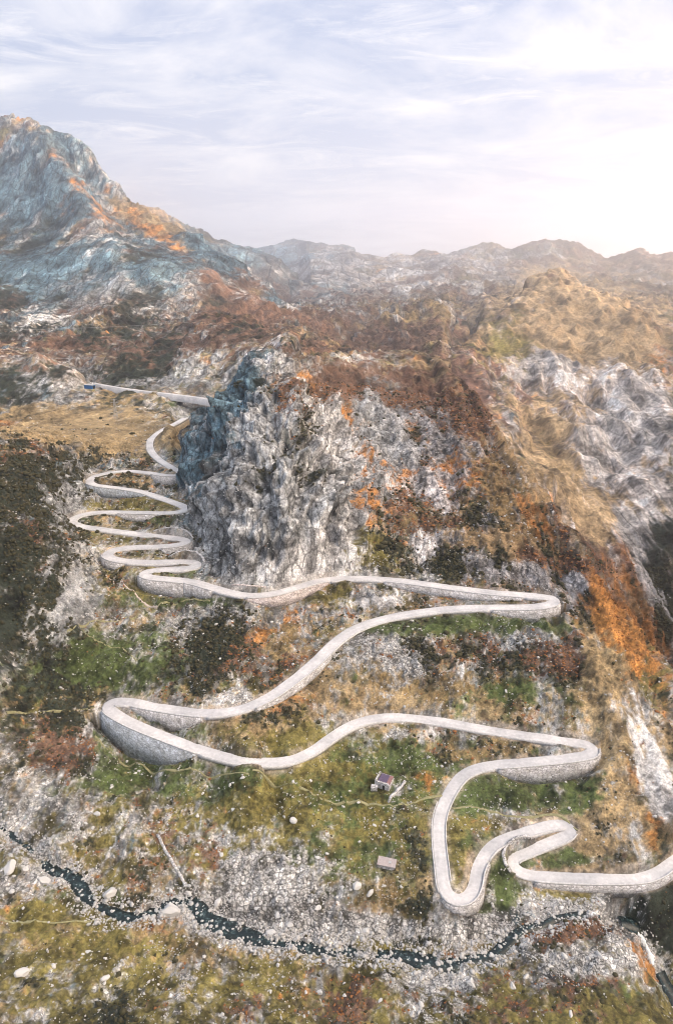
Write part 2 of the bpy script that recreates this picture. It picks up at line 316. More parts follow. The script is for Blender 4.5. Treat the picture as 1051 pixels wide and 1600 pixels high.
# ------------------------------------------------------------------ baked periodic noise volumes
NV = 128
def spectral(beta, seed, lo=0, hi=1e9):
    g = np.random.default_rng(seed); f = np.fft.fftfreq(NV)*NV
    k = np.sqrt(f[:, None, None]**2+f[None, :, None]**2+(np.fft.rfftfreq(NV)*NV)[None, None]**2); k[0, 0, 0] = 1
    a = k**(-beta/2-1.0); a[0, 0, 0] = 0; a[(k < lo) | (k > hi)] = 0
    n = np.fft.irfftn(np.fft.rfftn(g.standard_normal((NV,)*3))*a, s=(NV,)*3)
    return (n/n.std()).astype(np.float32)
VF = spectral(1.0, 1, 1.5)                 # fractal
VR = sum((1-np.abs(spectral(0, 20+i, 2.0**(i+1)/1.2, 2.0**(i+2)/1.2))*0.9)*0.55**i for i in range(5)); VR = (VR-VR.mean())/VR.std()   # ridged
VR = VR.astype(np.float32)
def samp(V, x, y, z):
    sh = x.shape; x, y, z = (np.ravel(q).astype(np.float32) for q in (x, y, z))
    o = np.empty(len(x), np.float32); Vf = V.ravel()
    for k in range(0, len(x), 400000):
        s_ = slice(k, k+400000); a, b, c = x[s_], y[s_], z[s_]
        i, j, l = np.floor(a).astype(np.int32), np.floor(b).astype(np.int32), np.floor(c).astype(np.int32)
        a = a-i; b = b-j; c = c-l; i &= NV-1; j &= NV-1; l &= NV-1; i1 = (i+1) & (NV-1); j1 = (j+1) & (NV-1); l1 = (l+1) & (NV-1)
        g = lambda p, q, r: Vf[(p*NV+q)*NV+r]
        o[s_] = ((g(i, j, l)*(1-c)+g(i, j, l1)*c)*(1-b)+(g(i, j1, l)*(1-c)+g(i, j1, l1)*c)*b)*(1-a)+((g(i1, j, l)*(1-c)+g(i1, j, l1)*c)*(1-b)+(g(i1, j1, l)*(1-c)+g(i1, j1, l1)*c)*b)*a
    return o.reshape(sh)
def sstep(x, a, b):
    t = np.clip((x-a)/(b-a), 0, 1); return t*t*(3-2*t)

# ------------------------------------------------------------------ ground cover map
G_, Y_, T_, O_, H_, D_, R__, L_, S_, B_, M_ = range(11)
ALB = np.array([(.062,.082,.028),(.145,.125,.04),(.255,.19,.105),(.32,.15,.045),(.112,.068,.048),(.020,.025,.018),(.31,.32,.33),(.54,.535,.54),(.48,.48,.475),(.085,.14,.175),(.20,.145,.07)], np.float32)  # B_ is rock with the blue of skylit shade mixed into its colour
BL = []
def b(c, x, y, rx, ry, w=1.0, a=0): BL.append((c, x, y, rx, ry, w, a))
# --- foreground bank
b(Y_,500,1560,700,90,.75); b(S_,100,1560,110,50,.45); b(S_,300,1560,120,45,.4); b(S_,650,1565,60,50,.8); b(S_,760,1570,90,40,.6); b(H_,540,1560,50,40,.75); b(O_,450,1560,60,30,.45); b(H_,380,1570,40,25,.6)
b(M_,200,1470,260,35,.6); b(Y_,100,1480,160,40,.6); b(S_,880,1510,75,38,1.1); b(S_,985,1490,50,50,1.0); b(H_,895,1452,75,24,1.7); b(D_,930,1455,30,14,.9); b(D_,850,1475,40,12,.8); b(O_,820,1500,50,8,.7,25); b(D_,900,1545,60,20,.8); b(H_,940,1530,60,16,.7); b(H_,780,1560,150,45,.7); b(D_,830,1480,60,20,.6); b(G_,960,1545,80,30,.8); b(O_,1005,1500,16,50,1.1,-20); b(D_,900,1580,180,30,.6); b(S_,700,1530,80,18,.7)
b(H_,1000,1590,90,30,.5); b(Y_,950,1590,140,40,.6)
# --- stream bed and scree fan
for (x, y, d) in STREAM: b(S_, x, y, 26, 9, .6)
b(S_,425,1395,90,75,1.6); b(B_,460,400,150,30,.7); b(D_,975,1418,22,26,.8); b(D_,1000,1425,20,24,.6); b(M_,610,640,50,60,.4); b(O_,480,592,40,10,.5,30); b(H_,520,602,44,22,.8,20); b(O_,545,640,16,30,.5,-25); b(M_,560,700,20,40,.5,-25); b(O_,640,660,30,50,.12); b(H_,600,770,30,30,.3); b(Y_,560,1240,140,60,.2); b(S_,500,1450,160,24,.9); b(S_,650,1450,100,20,.7); b(S_,350,1420,60,40,.8); b(S_,840,1420,90,24,.7); b(Y_,860,1395,80,12,.7); b(S_,770,1450,60,24,.6); b(G_,770,1420,30,20,.5); b(D_,650,1470,80,8,.5); b(B_,860,1435,60,10,.5); b(S_,920,1405,50,25,.6); b(Y_,880,1400,60,14,.7)
b(S_,60,1290,140,50,.42); b(S_,40,1380,90,40,.6); b(S_,200,1330,120,50,.28); b(Y_,180,1310,220,80,.55); b(G_,130,1400,90,30,.6); b(Y_,60,1430,100,20,.7)
b(G_,560,1300,160,90,.8); b(Y_,560,1290,180,110,.6); b(M_,620,1400,60,30,.7); b(D_,640,1420,30,16,.6); b(T_,660,1380,30,30,.5); b(H_,260,1320,30,45,.55,30); b(H_,330,1340,25,40,.7); b(S_,330,1280,70,40,.3)
b(G_,300,1220,180,40,.75); b(Y_,440,1250,120,50,.6); b(H_,80,1170,70,50,.75); b(D_,130,1190,60,40,.55); b(G_,180,1200,60,40,.6); b(S_,30,1200,50,60,.55); b(T_,200,1210,15,14,.7)
b(S_,580,1210,60,45,.42); b(Y_,520,1190,90,30,.6); b(S_,550,1130,45,10,.9); b(S_,620,1150,30,10,.6); b(G_,560,1215,110,50,.5); b(O_,665,1215,30,24,.75); b(D_,690,1200,22,20,.6); b(G_,650,1180,130,35,.6); b(M_,720,1170,120,25,.6)
# --- between the lower roads
b(G_,830,1240,120,32,1.2); b(Y_,760,1285,60,14,.8); b(O_,770,1285,40,10,.5); b(G_,740,1250,40,20,.5); b(Y_,715,1340,20,50,.7); b(T_,733,1345,10,30,.9); b(G_,870,1340,70,20,1.0); b(G_,780,1380,35,60,1.1); b(S_,765,1400,12,40,.5)
b(T_,950,1300,110,50,.8); b(M_,930,1290,90,50,.5); b(D_,950,1280,30,25,.6); b(R__,960,1290,50,30,.45); b(T_,970,1180,50,90,.9); b(T_,900,1358,50,8,.7)
b(R__,980,1410,45,40,.9); b(B_,985,1420,22,30,.9); b(D_,1030,1420,40,50,1.0); b(D_,1051,1440,40,60,1.0); b(R__,930,1400,40,18,.6); b(M_,1010,1390,30,20,.6); b(B_,830,1440,60,18,.5); b(B_,1040,1540,30,40,.6)
b(Y_,430,1150,120,25,.9); b(T_,420,1140,90,20,.7); b(G_,250,1120,40,12,.8); b(G_,320,1140,60,14,.7)
b(O_,470,1080,60,30,.5); b(T_,560,1080,110,40,.7); b(M_,650,1080,120,30,.7); b(G_,780,1090,130,28,.75); b(T_,760,1100,130,24,.55); b(S_,600,1020,60,40,.95); b(S_,660,1035,40,30,.5); b(S_,610,1075,12,30,.7); b(H_,470,1040,40,30,.6)
b(G_,750,975,130,16,1.15); b(G_,600,985,60,12,.7); b(D_,760,1030,110,24,.85); b(H_,870,1040,50,28,1.0); b(S_,803,1010,30,20,1.0); b(S_,843,1060,8,28,.9); b(H_,740,1020,120,30,.5); b(D_,880,1060,40,20,.6); b(T_,940,1060,40,70,.9)
# --- left middle slope
b(G_,200,1030,110,50,.95); b(D_,290,1040,50,40,.6); b(D_,330,1010,60,50,.9); b(H_,350,1030,70,40,.75); b(O_,430,970,60,45,.65); b(M_,450,1000,80,40,.6); b(S_,290,980,22,30,.9); b(S_,350,950,40,25,.85); b(S_,375,1090,40,12,.9); b(R__,380,970,50,30,.5)
b(D_,40,880,90,140,1.3); b(H_,40,820,60,60,.55); b(D_,70,740,90,44,1.0); b(R__,110,760,40,60,.6); b(S_,110,900,20,40,.6); b(D_,60,1050,90,70,.6); b(R__,50,960,60,60,.55); b(G_,90,1060,80,40,.6); b(O_,20,790,16,14,.6); b(B_,30,820,50,20,.5); b(H_,40,710,60,20,.8); b(B_,170,720,60,16,.5); b(R__,70,780,60,30,.6)
b(S_,80,1000,14,50,.5); b(Y_,200,910,70,30,.7); b(G_,200,940,60,20,.7); b(R__,130,920,30,50,.6); b(S_,140,960,16,30,.5); b(Y_,170,845,40,20,.6); b(S_,125,850,30,14,.5); b(Y_,490,930,90,16,.7); b(O_,540,925,60,14,.5); b(L_,580,938,50,14,1.0); b(O_,600,950,50,8,.5)
b(Y_,200,790,100,16,.8); b(G_,190,815,90,8,.7); b(M_,200,750,70,8,.7); b(D_,250,755,20,10,.5); b(G_,320,940,60,8,.9); b(G_,280,895,40,8,.7); b(T_,280,690,20,30,.5); b(G_,270,710,20,16,.5)
# --- meadow
b(T_,150,680,120,28,1.15); b(T_,60,660,70,30,.8); b(O_,40,665,60,20,.7); b(M_,220,660,60,20,.5); b(T_,200,640,80,10,.5)
b(R__,60,600,80,34,.7); b(L_,100,590,25,20,.5); b(D_,60,585,110,24,.7); b(H_,60,560,160,30,.5); b(B_,60,610,80,30,.6); b(D_,20,620,60,20,.5); b(M_,160,620,80,14,.55); b(R__,240,600,60,10,.6); b(D_,210,570,60,30,.95,-25); b(H_,230,550,60,30,.6); b(D_,10,600,16,10,.7)
b(D_,140,535,30,18,.7); b(D_,200,521,20,8,.9); b(S_,60,520,60,30,.6); b(H_,80,540,70,14,.5); b(R__,270,560,40,40,.5); b(D_,260,570,50,30,.4); b(S_,250,515,50,14,.5); b(H_,330,520,90,40,.5); b(D_,330,510,90,30,.5); b(R__,330,520,90,30,.3); b(H_,400,500,80,20,.6); b(H_,340,540,60,20,.4)
# --- central rock
CR0 = len(BL); b(B_,325,690,60,90,1.0,15); b(B_,375,600,55,60,.9,30); b(B_,335,800,50,100,.8); b(R__,330,690,60,80,.3); b(B_,390,740,70,130,.5); b(L_,330,740,30,50,.3,10); CR1 = len(BL); b(R__,390,770,80,100,1.15); b(R__,430,840,90,70,1.05); b(L_,480,810,70,80,1.2); b(L_,430,880,90,34,1.3); b(D_,380,830,20,60,.6,10); b(D_,430,720,26,40,.5); b(H_,400,690,30,40,.5); b(D_,350,840,10,60,.5); b(H_,450,620,24,40,.6); b(D_,500,740,10,40,.5); b(R__,360,860,50,60,.8); b(D_,385,600,18,16,1.1); b(D_,400,850,26,22,.75); b(H_,430,845,30,20,.5)  # B_ patches paint the blue shade of the crag's left face
b(L_,515,670,30,50,1.25,-12); b(L_,440,580,60,16,.95,25); b(L_,545,700,22,40,.7,-30); b(O_,520,760,16,50,.5,-20); b(H_,500,640,16,60,.5,-20); b(M_,470,600,30,30,.5); b(L_,600,730,26,40,.7,-30); b(R__,590,760,30,60,.4,-20); b(O_,430,600,14,40,.4,-20); b(D_,470,720,12,50,.6,-15); b(R__,620,720,40,40,.5); b(R__,420,650,50,60,.85); b(H_,430,640,30,40,.6); b(D_,420,700,24,20,.4); b(L_,430,538,30,7,.7,15); b(H_,470,545,50,12,.7)
b(R__,520,790,50,60,.9); b(L_,540,830,30,40,.9); b(O_,560,690,22,60,.7,-25); b(O_,600,740,40,30,.8); b(O_,580,800,30,30,.6); b(R__,600,680,60,60,.35,-20); b(O_,600,720,50,22,.45,35); b(H_,650,730,30,30,.4); b(O_,560,780,20,30,.6); b(L_,585,640,24,40,.6,-25); b(R__,560,640,40,60,.5,-20); b(D_,570,760,20,40,.4); b(Y_,570,860,40,36,.85); b(D_,600,840,14,34,.5); b(O_,500,610,40,14,.7,20); b(O_,450,590,30,8,.5)
b(L_,670,760,50,30,1.1); b(L_,665,850,26,22,1.1); b(L_,700,790,20,16,.7); b(D_,620,690,30,30,.4); b(R__,640,690,60,50,.6); b(M_,640,810,40,30,.6); b(H_,680,820,50,20,.5); b(D_,680,870,40,24,.7); b(R__,600,610,40,30,.45); b(H_,560,590,50,26,.85); b(D_,580,610,24,16,.8)
b(H_,640,600,90,40,.7); b(T_,600,570,70,16,.6); b(T_,650,600,12,40,.6); b(L_,560,560,30,6,.2); b(O_,645,672,50,14,.5,25); b(L_,610,655,28,24,.6,30); b(H_,640,790,50,40,.6)
b(O_,720,740,50,50,.75,-40); b(M_,760,720,30,120,.6,-28); b(H_,740,640,40,60,.6,-28); b(R__,720,690,30,60,.5,-30); b(M_,790,800,22,70,.6,-35); b(O_,830,830,60,50,.6,-35); b(D_,760,810,28,24,1.0); b(R__,765,815,14,9,.9); b(T_,800,850,90,20,.8,10); b(H_,850,870,70,14,.9,15); b(R__,790,890,80,16,1.15,8); b(D_,700,890,80,14,.7); b(B_,800,895,40,10,.5)
b(H_,740,690,20,60,.5,-30); b(T_,700,600,30,40,.5); b(L_,740,700,10,50,.5,-30); b(O_,720,600,16,30,.6)
b(O_,950,950,60,90,.8,-35); b(T_,940,1010,30,60,.8,-25); b(O_,1000,1020,40,90,.7,-35); b(L_,940,1010,8,70,.9,-22); b(L_,985,1070,7,60,.6,-22); b(H_,900,860,40,60,.5,-40); b(R__,905,910,24,12,1.1,30); b(L_,1000,1160,24,70,1.2,-24); b(O_,980,1190,10,60,1.0,-24); b(L_,1030,1240,24,50,1.2,-20); b(D_,1040,1080,20,50,.5,-30); b(Y_,1020,1060,30,60,.5,-30); b(O_,1020,1290,20,30,.9); b(T_,1045,1180,20,40,.4)
# --- right mountain
b(T_,870,480,120,60,1.0); b(T_,950,520,110,40,.9); b(Y_,800,540,70,40,.8); b(H_,740,570,50,20,.4); b(R__,740,590,40,30,.3); b(O_,830,560,100,20,.4); b(T_,850,700,60,90,.9,-25); b(O_,830,640,60,30,.4); b(R__,840,570,60,30,1.05); b(H_,880,640,50,60,.45); b(M_,860,720,50,60,.5); b(H_,820,620,20,60,.4); b(L_,900,660,30,60,.5); b(R__,920,720,40,60,.5); b(L_,850,580,40,30,.4); b(R__,960,640,80,90,.85,-20); b(L_,960,640,70,90,.9,-20); b(T_,960,650,90,110,.62,-20); b(R__,1010,700,50,90,.75,-15); b(L_,1000,740,50,90,.7,-18); b(T_,930,610,100,60,.35); b(R__,990,820,30,50,.7,-25); b(L_,860,590,60,30,.3); b(H_,700,630,80,50,.4); b(L_,990,600,50,50,.5); b(T_,860,440,60,20,.5)
b(T_,920,800,40,60,.9,-30); b(M_,930,770,60,70,.5); b(L_,930,780,20,20,.6); b(L_,910,730,14,20,.6); b(D_,1020,850,40,50,1.1,-30); b(H_,960,860,30,50,.6,-30); b(R__,1020,910,30,40,.9,-30); b(D_,1040,960,30,40,.8); b(T_,980,930,20,60,.6,-30); b(O_,1020,560,50,40,.35)
# --- middle distance, far hills
b(H_,620,520,110,30,.8); b(M_,650,490,80,24,.6); b(R__,560,500,90,24,.6); b(B_,600,530,40,10,.6); b(H_,500,500,60,20,.6); b(T_,540,510,60,10,.6); b(B_,480,455,90,20,.7); b(R__,600,440,200,40,.3); b(H_,620,450,220,30,.5); b(R__,700,425,250,45,.5); b(M_,700,440,200,40,.3); b(R__,430,400,150,50,.4); b(B_,360,390,120,40,.6); b(T_,720,530,30,20,.6); b(H_,950,410,200,30,.3)
# --- left mountain
b(R__,60,280,120,70,.6); b(B_,60,290,110,70,1.0); b(B_,120,260,50,60,.6); b(T_,260,358,120,18,1.2,30); b(O_,230,345,120,16,1.2,38); b(O_,120,285,80,13,1.2,52); b(T_,60,205,20,12,.6); b(M_,230,340,60,12,.5,40); b(T_,120,290,40,12,.6,50); b(H_,140,330,40,30,.5); b(R__,150,260,60,50,.7,40); b(S_,120,375,150,16,.6); b(S_,30,230,40,20,.6)  # orange ridge strips: rust grass with the warm sunlight painted in
b(B_,120,420,150,40,.8); b(D_,120,430,150,40,.35); b(R__,120,420,150,40,.5); b(B_,40,440,60,60,.8); b(B_,240,430,60,34,.8); b(D_,60,470,90,30,.4); b(B_,320,385,50,14,.9,35); b(R__,200,450,200,40,.6); b(L_,205,440,16,26,.8); b(S_,60,490,60,20,.8); b(H_,130,480,120,20,.55); b(H_,340,440,100,34,.85,25); b(T_,300,460,60,20,.4); b(M_,380,460,60,30,.5,25); b(S_,240,480,40,14,.6); b(R__,110,490,60,20,.4); b(B_,360,440,20,10,.5,30)
b(S_,300,395,60,20,.45,25); b(H_,20,460,30,40,.5); b(D_,60,510,50,14,.4); b(D_,200,500,30,10,.5)

inb = (UB > -260) & (UB < 1320)
SC = [np.full(X.shape, v, np.float32) for v in (.10,.16,.16,.02,.12,.10,.22,.05,.02,.02,.14)]
lmz = sstep(Y, 640, 800)*(1-sstep(Y, 2200, 2600))*(1-sstep(UB, 440, 520)); SC[B_] += .34*lmz; SC[D_] += .30*lmz; SC[H_] += .16*lmz; SC[R__] -= .06*lmz; SC[L_] -= .15*lmz; SC[S_] -= .10*lmz; SC[R__] -= .06*lmz; SC[O_] += .16*lmz*sstep(Y, 1350, 1500)  # left mountain's bluish shade is put into its cover colour
fz = sstep(Y, 560, 900)*(1-lmz); SC[L_] -= .22*fz; SC[S_] -= .25*fz; SC[R__] -= .08*fz; SC[H_] += .09*fz; SC[R__] -= .05*fz; SC[B_] += .12*fz; SC[H_] += .05*fz; SC[M_] += .05*fz; SC[B_] += .12*fz*(1-sstep(UB, 500, 700))
crag_only = (1-sstep(Y, 405, 440)).astype(np.float32)
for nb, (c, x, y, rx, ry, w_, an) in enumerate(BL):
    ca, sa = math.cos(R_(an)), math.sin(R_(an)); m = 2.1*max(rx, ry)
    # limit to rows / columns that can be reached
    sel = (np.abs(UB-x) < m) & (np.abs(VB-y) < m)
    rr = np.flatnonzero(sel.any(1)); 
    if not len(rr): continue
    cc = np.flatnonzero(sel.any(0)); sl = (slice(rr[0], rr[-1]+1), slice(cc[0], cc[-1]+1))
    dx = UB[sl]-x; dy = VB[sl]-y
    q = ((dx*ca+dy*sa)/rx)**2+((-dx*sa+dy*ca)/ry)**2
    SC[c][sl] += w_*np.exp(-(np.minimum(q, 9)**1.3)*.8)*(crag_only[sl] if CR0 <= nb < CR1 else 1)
# distance-dependent wavelength, blended between fixed scales
wn = [1-sstep(Y, 380, 620), sstep(Y, 380, 620)*(1-sstep(Y, 1900, 3000)), sstep(Y, 1900, 3000)]
cellsz = [0.42, 2.1, 8.0]
def multi(V, seed, mul=1.0, st=(1, 1, 1)):
    o = np.zeros(X.shape, np.float32)
    for wgt, cs in zip(wn, cellsz):
        rows = np.flatnonzero(wgt[:, 0] > 0); sl = slice(rows[0], rows[-1]+1); c = cs*mul
        o[sl] += wgt[sl]*samp(V, X[sl]/(c*st[0])+seed*17.3, Y[sl]/(c*st[1])+seed*7.7, H[sl]/(c*st[2])+seed*31.1)
    return o
# ------------------------------------------------------------------ road influence on the ground
NRW = int(np.searchsorted(Ys, 620)); 
DM = np.full((NRW, nT), 99., np.float32); DI = np.full((NRW, nT), -1, np.int32); DS = np.zeros((NRW, nT), np.float32)
for i in range(NR):
    x, y, z = ROAD[i]; Rr = 14.0
    r0, r1 = np.searchsorted(Ys, [y-Rr, y+Rr]); r1 = min(r1, NRW); c0, c1 = np.searchsorted(Ts, [(x-Rr)/(y+(Rr if x-Rr > 0 else -Rr)), (x+Rr)/(y+(-Rr if x+Rr > 0 else Rr))])
    if r1 <= r0 or c1 <= c0: continue
    xx = X[r0:r1, c0:c1]-x; yy = Y[r0:r1, c0:c1]-y; d = np.sqrt(xx*xx+yy*yy); mk = d < DM[r0:r1, c0:c1]
    DM[r0:r1, c0:c1][mk] = d[mk]; DI[r0:r1, c0:c1][mk] = i
    DS[r0:r1, c0:c1][mk] = (xx*RN[i, 0]+yy*RN[i, 1])[mk]
H0 = H[:NRW].copy(); near = DI >= 0; I = DI[near]
side = np.where(DS[near] > 0, 0, 1); d = DM[near]; rw = RW[I]; hr = ROAD[I, 2]
has = prof_has[I, side]; ps = prof_side[I, side]
h0 = H0[near]
natural = np.clip(h0, hr-1.6, hr+1.9)
edge = np.where(has, hr+ps, natural)
flat = hr-0.45
kk = sstep(d, rw-0.9, rw+0.55)
prof = flat*(1-kk)+edge*kk
reach = np.where(has, 5.0, 2.2)
kb = 1-sstep(d, rw+0.6, rw+0.6+reach)
H[:NRW][near] = np.where(d < rw+0.6, prof, h0*(1-kb)+edge*kb)
dist_road = np.full(X.shape, 99., np.float32); dist_road[:NRW] = DM

# ------------------------------------------------------------------ relief
rockw = np.clip(SC[R__]+SC[L_]+SC[B_]-.4, 0, 1.3)
soft = np.clip(1.2-rockw, .25, 1)
damp = sstep(dist_road, 3.0, 11)
amp = np.interp(Ys, [70, 150, 300, 600, 1000, 2000, 4000, 8000], [.9, 1.1, 1.9, 4.0, 7.5, 13, 34, 60]).astype(np.float32)[:, None]
ridx = multi(VR, 5, 2.4, (.55, 1.5, 1.1))
f1 = multi(VF, 6, 1.5); r2 = multi(VR, 7, .8, (.7, 1.3, 1.2))
gx = np.gradient(H, axis=0)/np.gradient(Y, axis=0); gt = np.gradient(H, axis=1)/np.gradient(X, axis=1)
nrm = 1/np.sqrt(1+gx*gx+gt*gt); nx, ny, nz = -gt*nrm, -gx*nrm, nrm
steep = sstep(1-nz, .05, .4)
hump = np.exp(-(((UB-425-.15*(VB-740))/165)**2+((VB-740)/190)**2)**1.5)*wn[0]
sd_h = sstep(Y, 70, 75)
disp = amp*damp*(f1*.55*soft+(.35+.9*rockw)*(ridx*.50+r2*.22)*(.55+.6*steep))*(1-.35*sstep(VB, 1400, 1300)*0)
disp *= 1-.55*sstep(Y, 3000, 4500)
XS = X-.42*H
crk = samp(VR, XS/.75+5, Y/1.6+3, H/2.3+1); crk2 = multi(VR, 61, 1.3, (.7, 1.4, 1.6))
disp += hump*damp*(-crk*2.2+samp(VF, XS/1.6+15, Y/2.4+33, H/2.4+11)*3.6)-wn[0]*damp*np.clip(rockw, 0, 1)*crk2*.55
cbig = multi(VR, 62, 5.0, (.6, 1.6, 1.5)); disp += (wn[1]*9*sstep(Y, 600, 1000)+wn[2]*26)*cbig*.55
brw = sstep(X, 35, 75)*sstep(Y, 165, 200)*(1-sstep(Y, 1300, 1900)); disp += damp*brw*samp(VR, X/.9+3, Y/7+9, H*0+.5)*np.interp(Ys, [200, 500, 700, 1800], [1.2, 2.2, 0, 0]).astype(np.float32)[:, None]
rmz = sstep(X/Y, .12, .2)*sstep(Y, 480, 640)*(1-sstep(Y, 1800, 2200)); disp *= 1-.72*rmz; disp += rmz*(samp(VR, X/4.6+3, Y/16+9, H/14+.5)*5.5*(.35+rockw)+samp(VF, X/6+33, Y/12, H/12)*6)
lmr = sstep(Y, 1000, 1300)*(1-sstep(Y, 2200, 2600))*(1-sstep(X/Y, -.12, -.06)); disp *= 1-.35*lmr
# stream bed cut into the ground
def carve(pts, half, depth):
    P, _, _ = catmull(np.array([D(*p) for p in pts]), .8); dm = np.full(X.shape, 99., np.float32); zz = np.zeros(X.shape, np.float32)
    for x, y, z in P:
        r0, r1 = np.searchsorted(Ys, [y-8, y+8]); c0, c1 = np.searchsorted(Ts, [(x-8)/(y-8 if x-8 < 0 else y+8), (x+8)/(y-8 if x+8 > 0 else y+8)])
        dd_ = np.hypot(X[r0:r1, c0:c1]-x, Y[r0:r1, c0:c1]-y); mk = dd_ < dm[r0:r1, c0:c1]; dm[r0:r1, c0:c1][mk] = dd_[mk]; zz[r0:r1, c0:c1][mk] = z
    k_ = 1-sstep(dm+f1*.35, half, half+2.2); H[:] = H*(1-k_)+(zz-depth)*k_
    disp[:] = disp*(1-.8*k_); return dm
dist_st = carve(STREAM, .55, .45); dist_st = np.minimum(dist_st, carve(GORGE, 2.0, .6))
skl = 1.0
# keep meadow and the stream bed calm
calm = np.exp(-(((UB-150)/130)**2+((VB-665)/30)**2)**1.5); disp *= 1-.8*calm
Xd = X+nx*disp; Yd = Y+ny*disp; Hd = H+nz*disp
cellsz = [.42, 1.25, 3.6, 13.0]; q1, q2, q3 = sstep(Y, 360, 500), sstep(Y, 850, 1200), sstep(Y, 1900, 3000); wn = [1-q1, q1*(1-q2), q2*(1-q3), q3]
# ------------------------------------------------------------------ colours
XK = X; X = X-.3*H; brow = sstep(X, 30, 80)*sstep(Y, 190, 240)*(1-sstep(Y, 1700, 2200))*(1-.8*rmz)
def multi2(V, seed, mul, st):
    a = multi(V, seed, mul, st); c0 = np.flatnonzero((brow > 0).any(0))[0]; rows = np.flatnonzero((brow > 0).any(1)); r0, r1 = rows[0], rows[-1]+1
    sl = (slice(r0, r1), slice(c0, nT)); o = np.zeros(a[sl].shape, np.float32)
    for wgt, cs in zip(wn, cellsz):
        c = cs*mul; w2 = wgt[sl]
        if w2.max() > 0: o += w2*samp(V, XK[sl]/(c*st[0]*.8)+seed*11.3, Y[sl]/(c*4.2)+seed*7.7, H[sl]/(c*4.2)+seed*3.1)
    b_ = brow[sl]; a[sl] = (a[sl]*(1-b_)+o*b_)/np.sqrt((1-b_)**2+b_**2); return a
ns = [multi2(VF, 40+i*3, m, (.5, 1.6, 1.8) if i in (R__, L_, B_) else (1, 1, 1)) for i, m in enumerate((1.4, 1.0, 1.6, 1.3, .9, .7, 1.1, .9, .5, 1.6, 1.1))]
fine = multi(VF, 90, .8)*.8+samp(VF, XK/.3, Y/.3, H/.3)*wn[0]*(Y < 190)*.6+multi(VR, 91, .8)*-.3
NA = (.26, .28, .26, .26, .30, .34, .26, .27, .30, .26, .26)
SC[B_] -= .12; SC[O_] -= .05; ex = []
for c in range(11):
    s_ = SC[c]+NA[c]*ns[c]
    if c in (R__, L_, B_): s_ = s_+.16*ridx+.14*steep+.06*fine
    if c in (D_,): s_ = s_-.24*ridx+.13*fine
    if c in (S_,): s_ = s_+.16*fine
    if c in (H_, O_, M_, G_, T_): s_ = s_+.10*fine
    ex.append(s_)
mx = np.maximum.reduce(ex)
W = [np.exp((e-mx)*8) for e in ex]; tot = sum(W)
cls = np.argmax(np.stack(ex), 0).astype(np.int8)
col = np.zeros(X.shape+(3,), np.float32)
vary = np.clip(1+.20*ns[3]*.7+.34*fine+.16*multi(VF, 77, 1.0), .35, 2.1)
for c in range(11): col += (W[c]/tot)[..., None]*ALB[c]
# mineral streaks in the rock
rk = (W[R__]+W[L_]+W[B_])/tot
streak = multi(VR, 33, 2.0, (.35, 1.6, 1.6)); X = XK
col *= (1+rk*np.clip(.20*streak+.10*r2, -.5, .5))[..., None]
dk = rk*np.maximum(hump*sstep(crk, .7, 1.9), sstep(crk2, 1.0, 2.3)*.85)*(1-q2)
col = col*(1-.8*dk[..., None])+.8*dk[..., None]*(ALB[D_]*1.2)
rmt = sstep(X/Y, .13, .2)*sstep(Y, 430, 560)*(1-sstep(Y, 2000, 2600)); col *=  1+(rmt*(1-rk))[..., None]*np.array((.30, .28, .40), np.float32)  # right mountain grass paled, its rock warmed below: hazy light put into colour
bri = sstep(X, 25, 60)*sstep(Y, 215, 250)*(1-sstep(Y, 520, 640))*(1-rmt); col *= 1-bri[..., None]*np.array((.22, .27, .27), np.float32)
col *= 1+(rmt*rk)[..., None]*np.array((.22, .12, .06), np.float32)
col *= vary[..., None]
# bare gravel beside the road, wet bed by the stream
vg = sstep(dist_road, 3.6, 2.4)*.6*np.clip(.6+ns[2]*.5, 0, 1)
col = col*(1-vg[..., None])+np.array((.34, .30, .26), np.float32)*vary[..., None]*vg[..., None]
col = np.clip(col, .008, .75)
stony = np.clip((W[S_]+.35*W[L_]+.25*W[R__])/tot+.10*(W[Y_]+W[G_]+W[M_])/tot, 0, 1)*wn[0]
del ex, W, tot, mx
for a in SC: pass

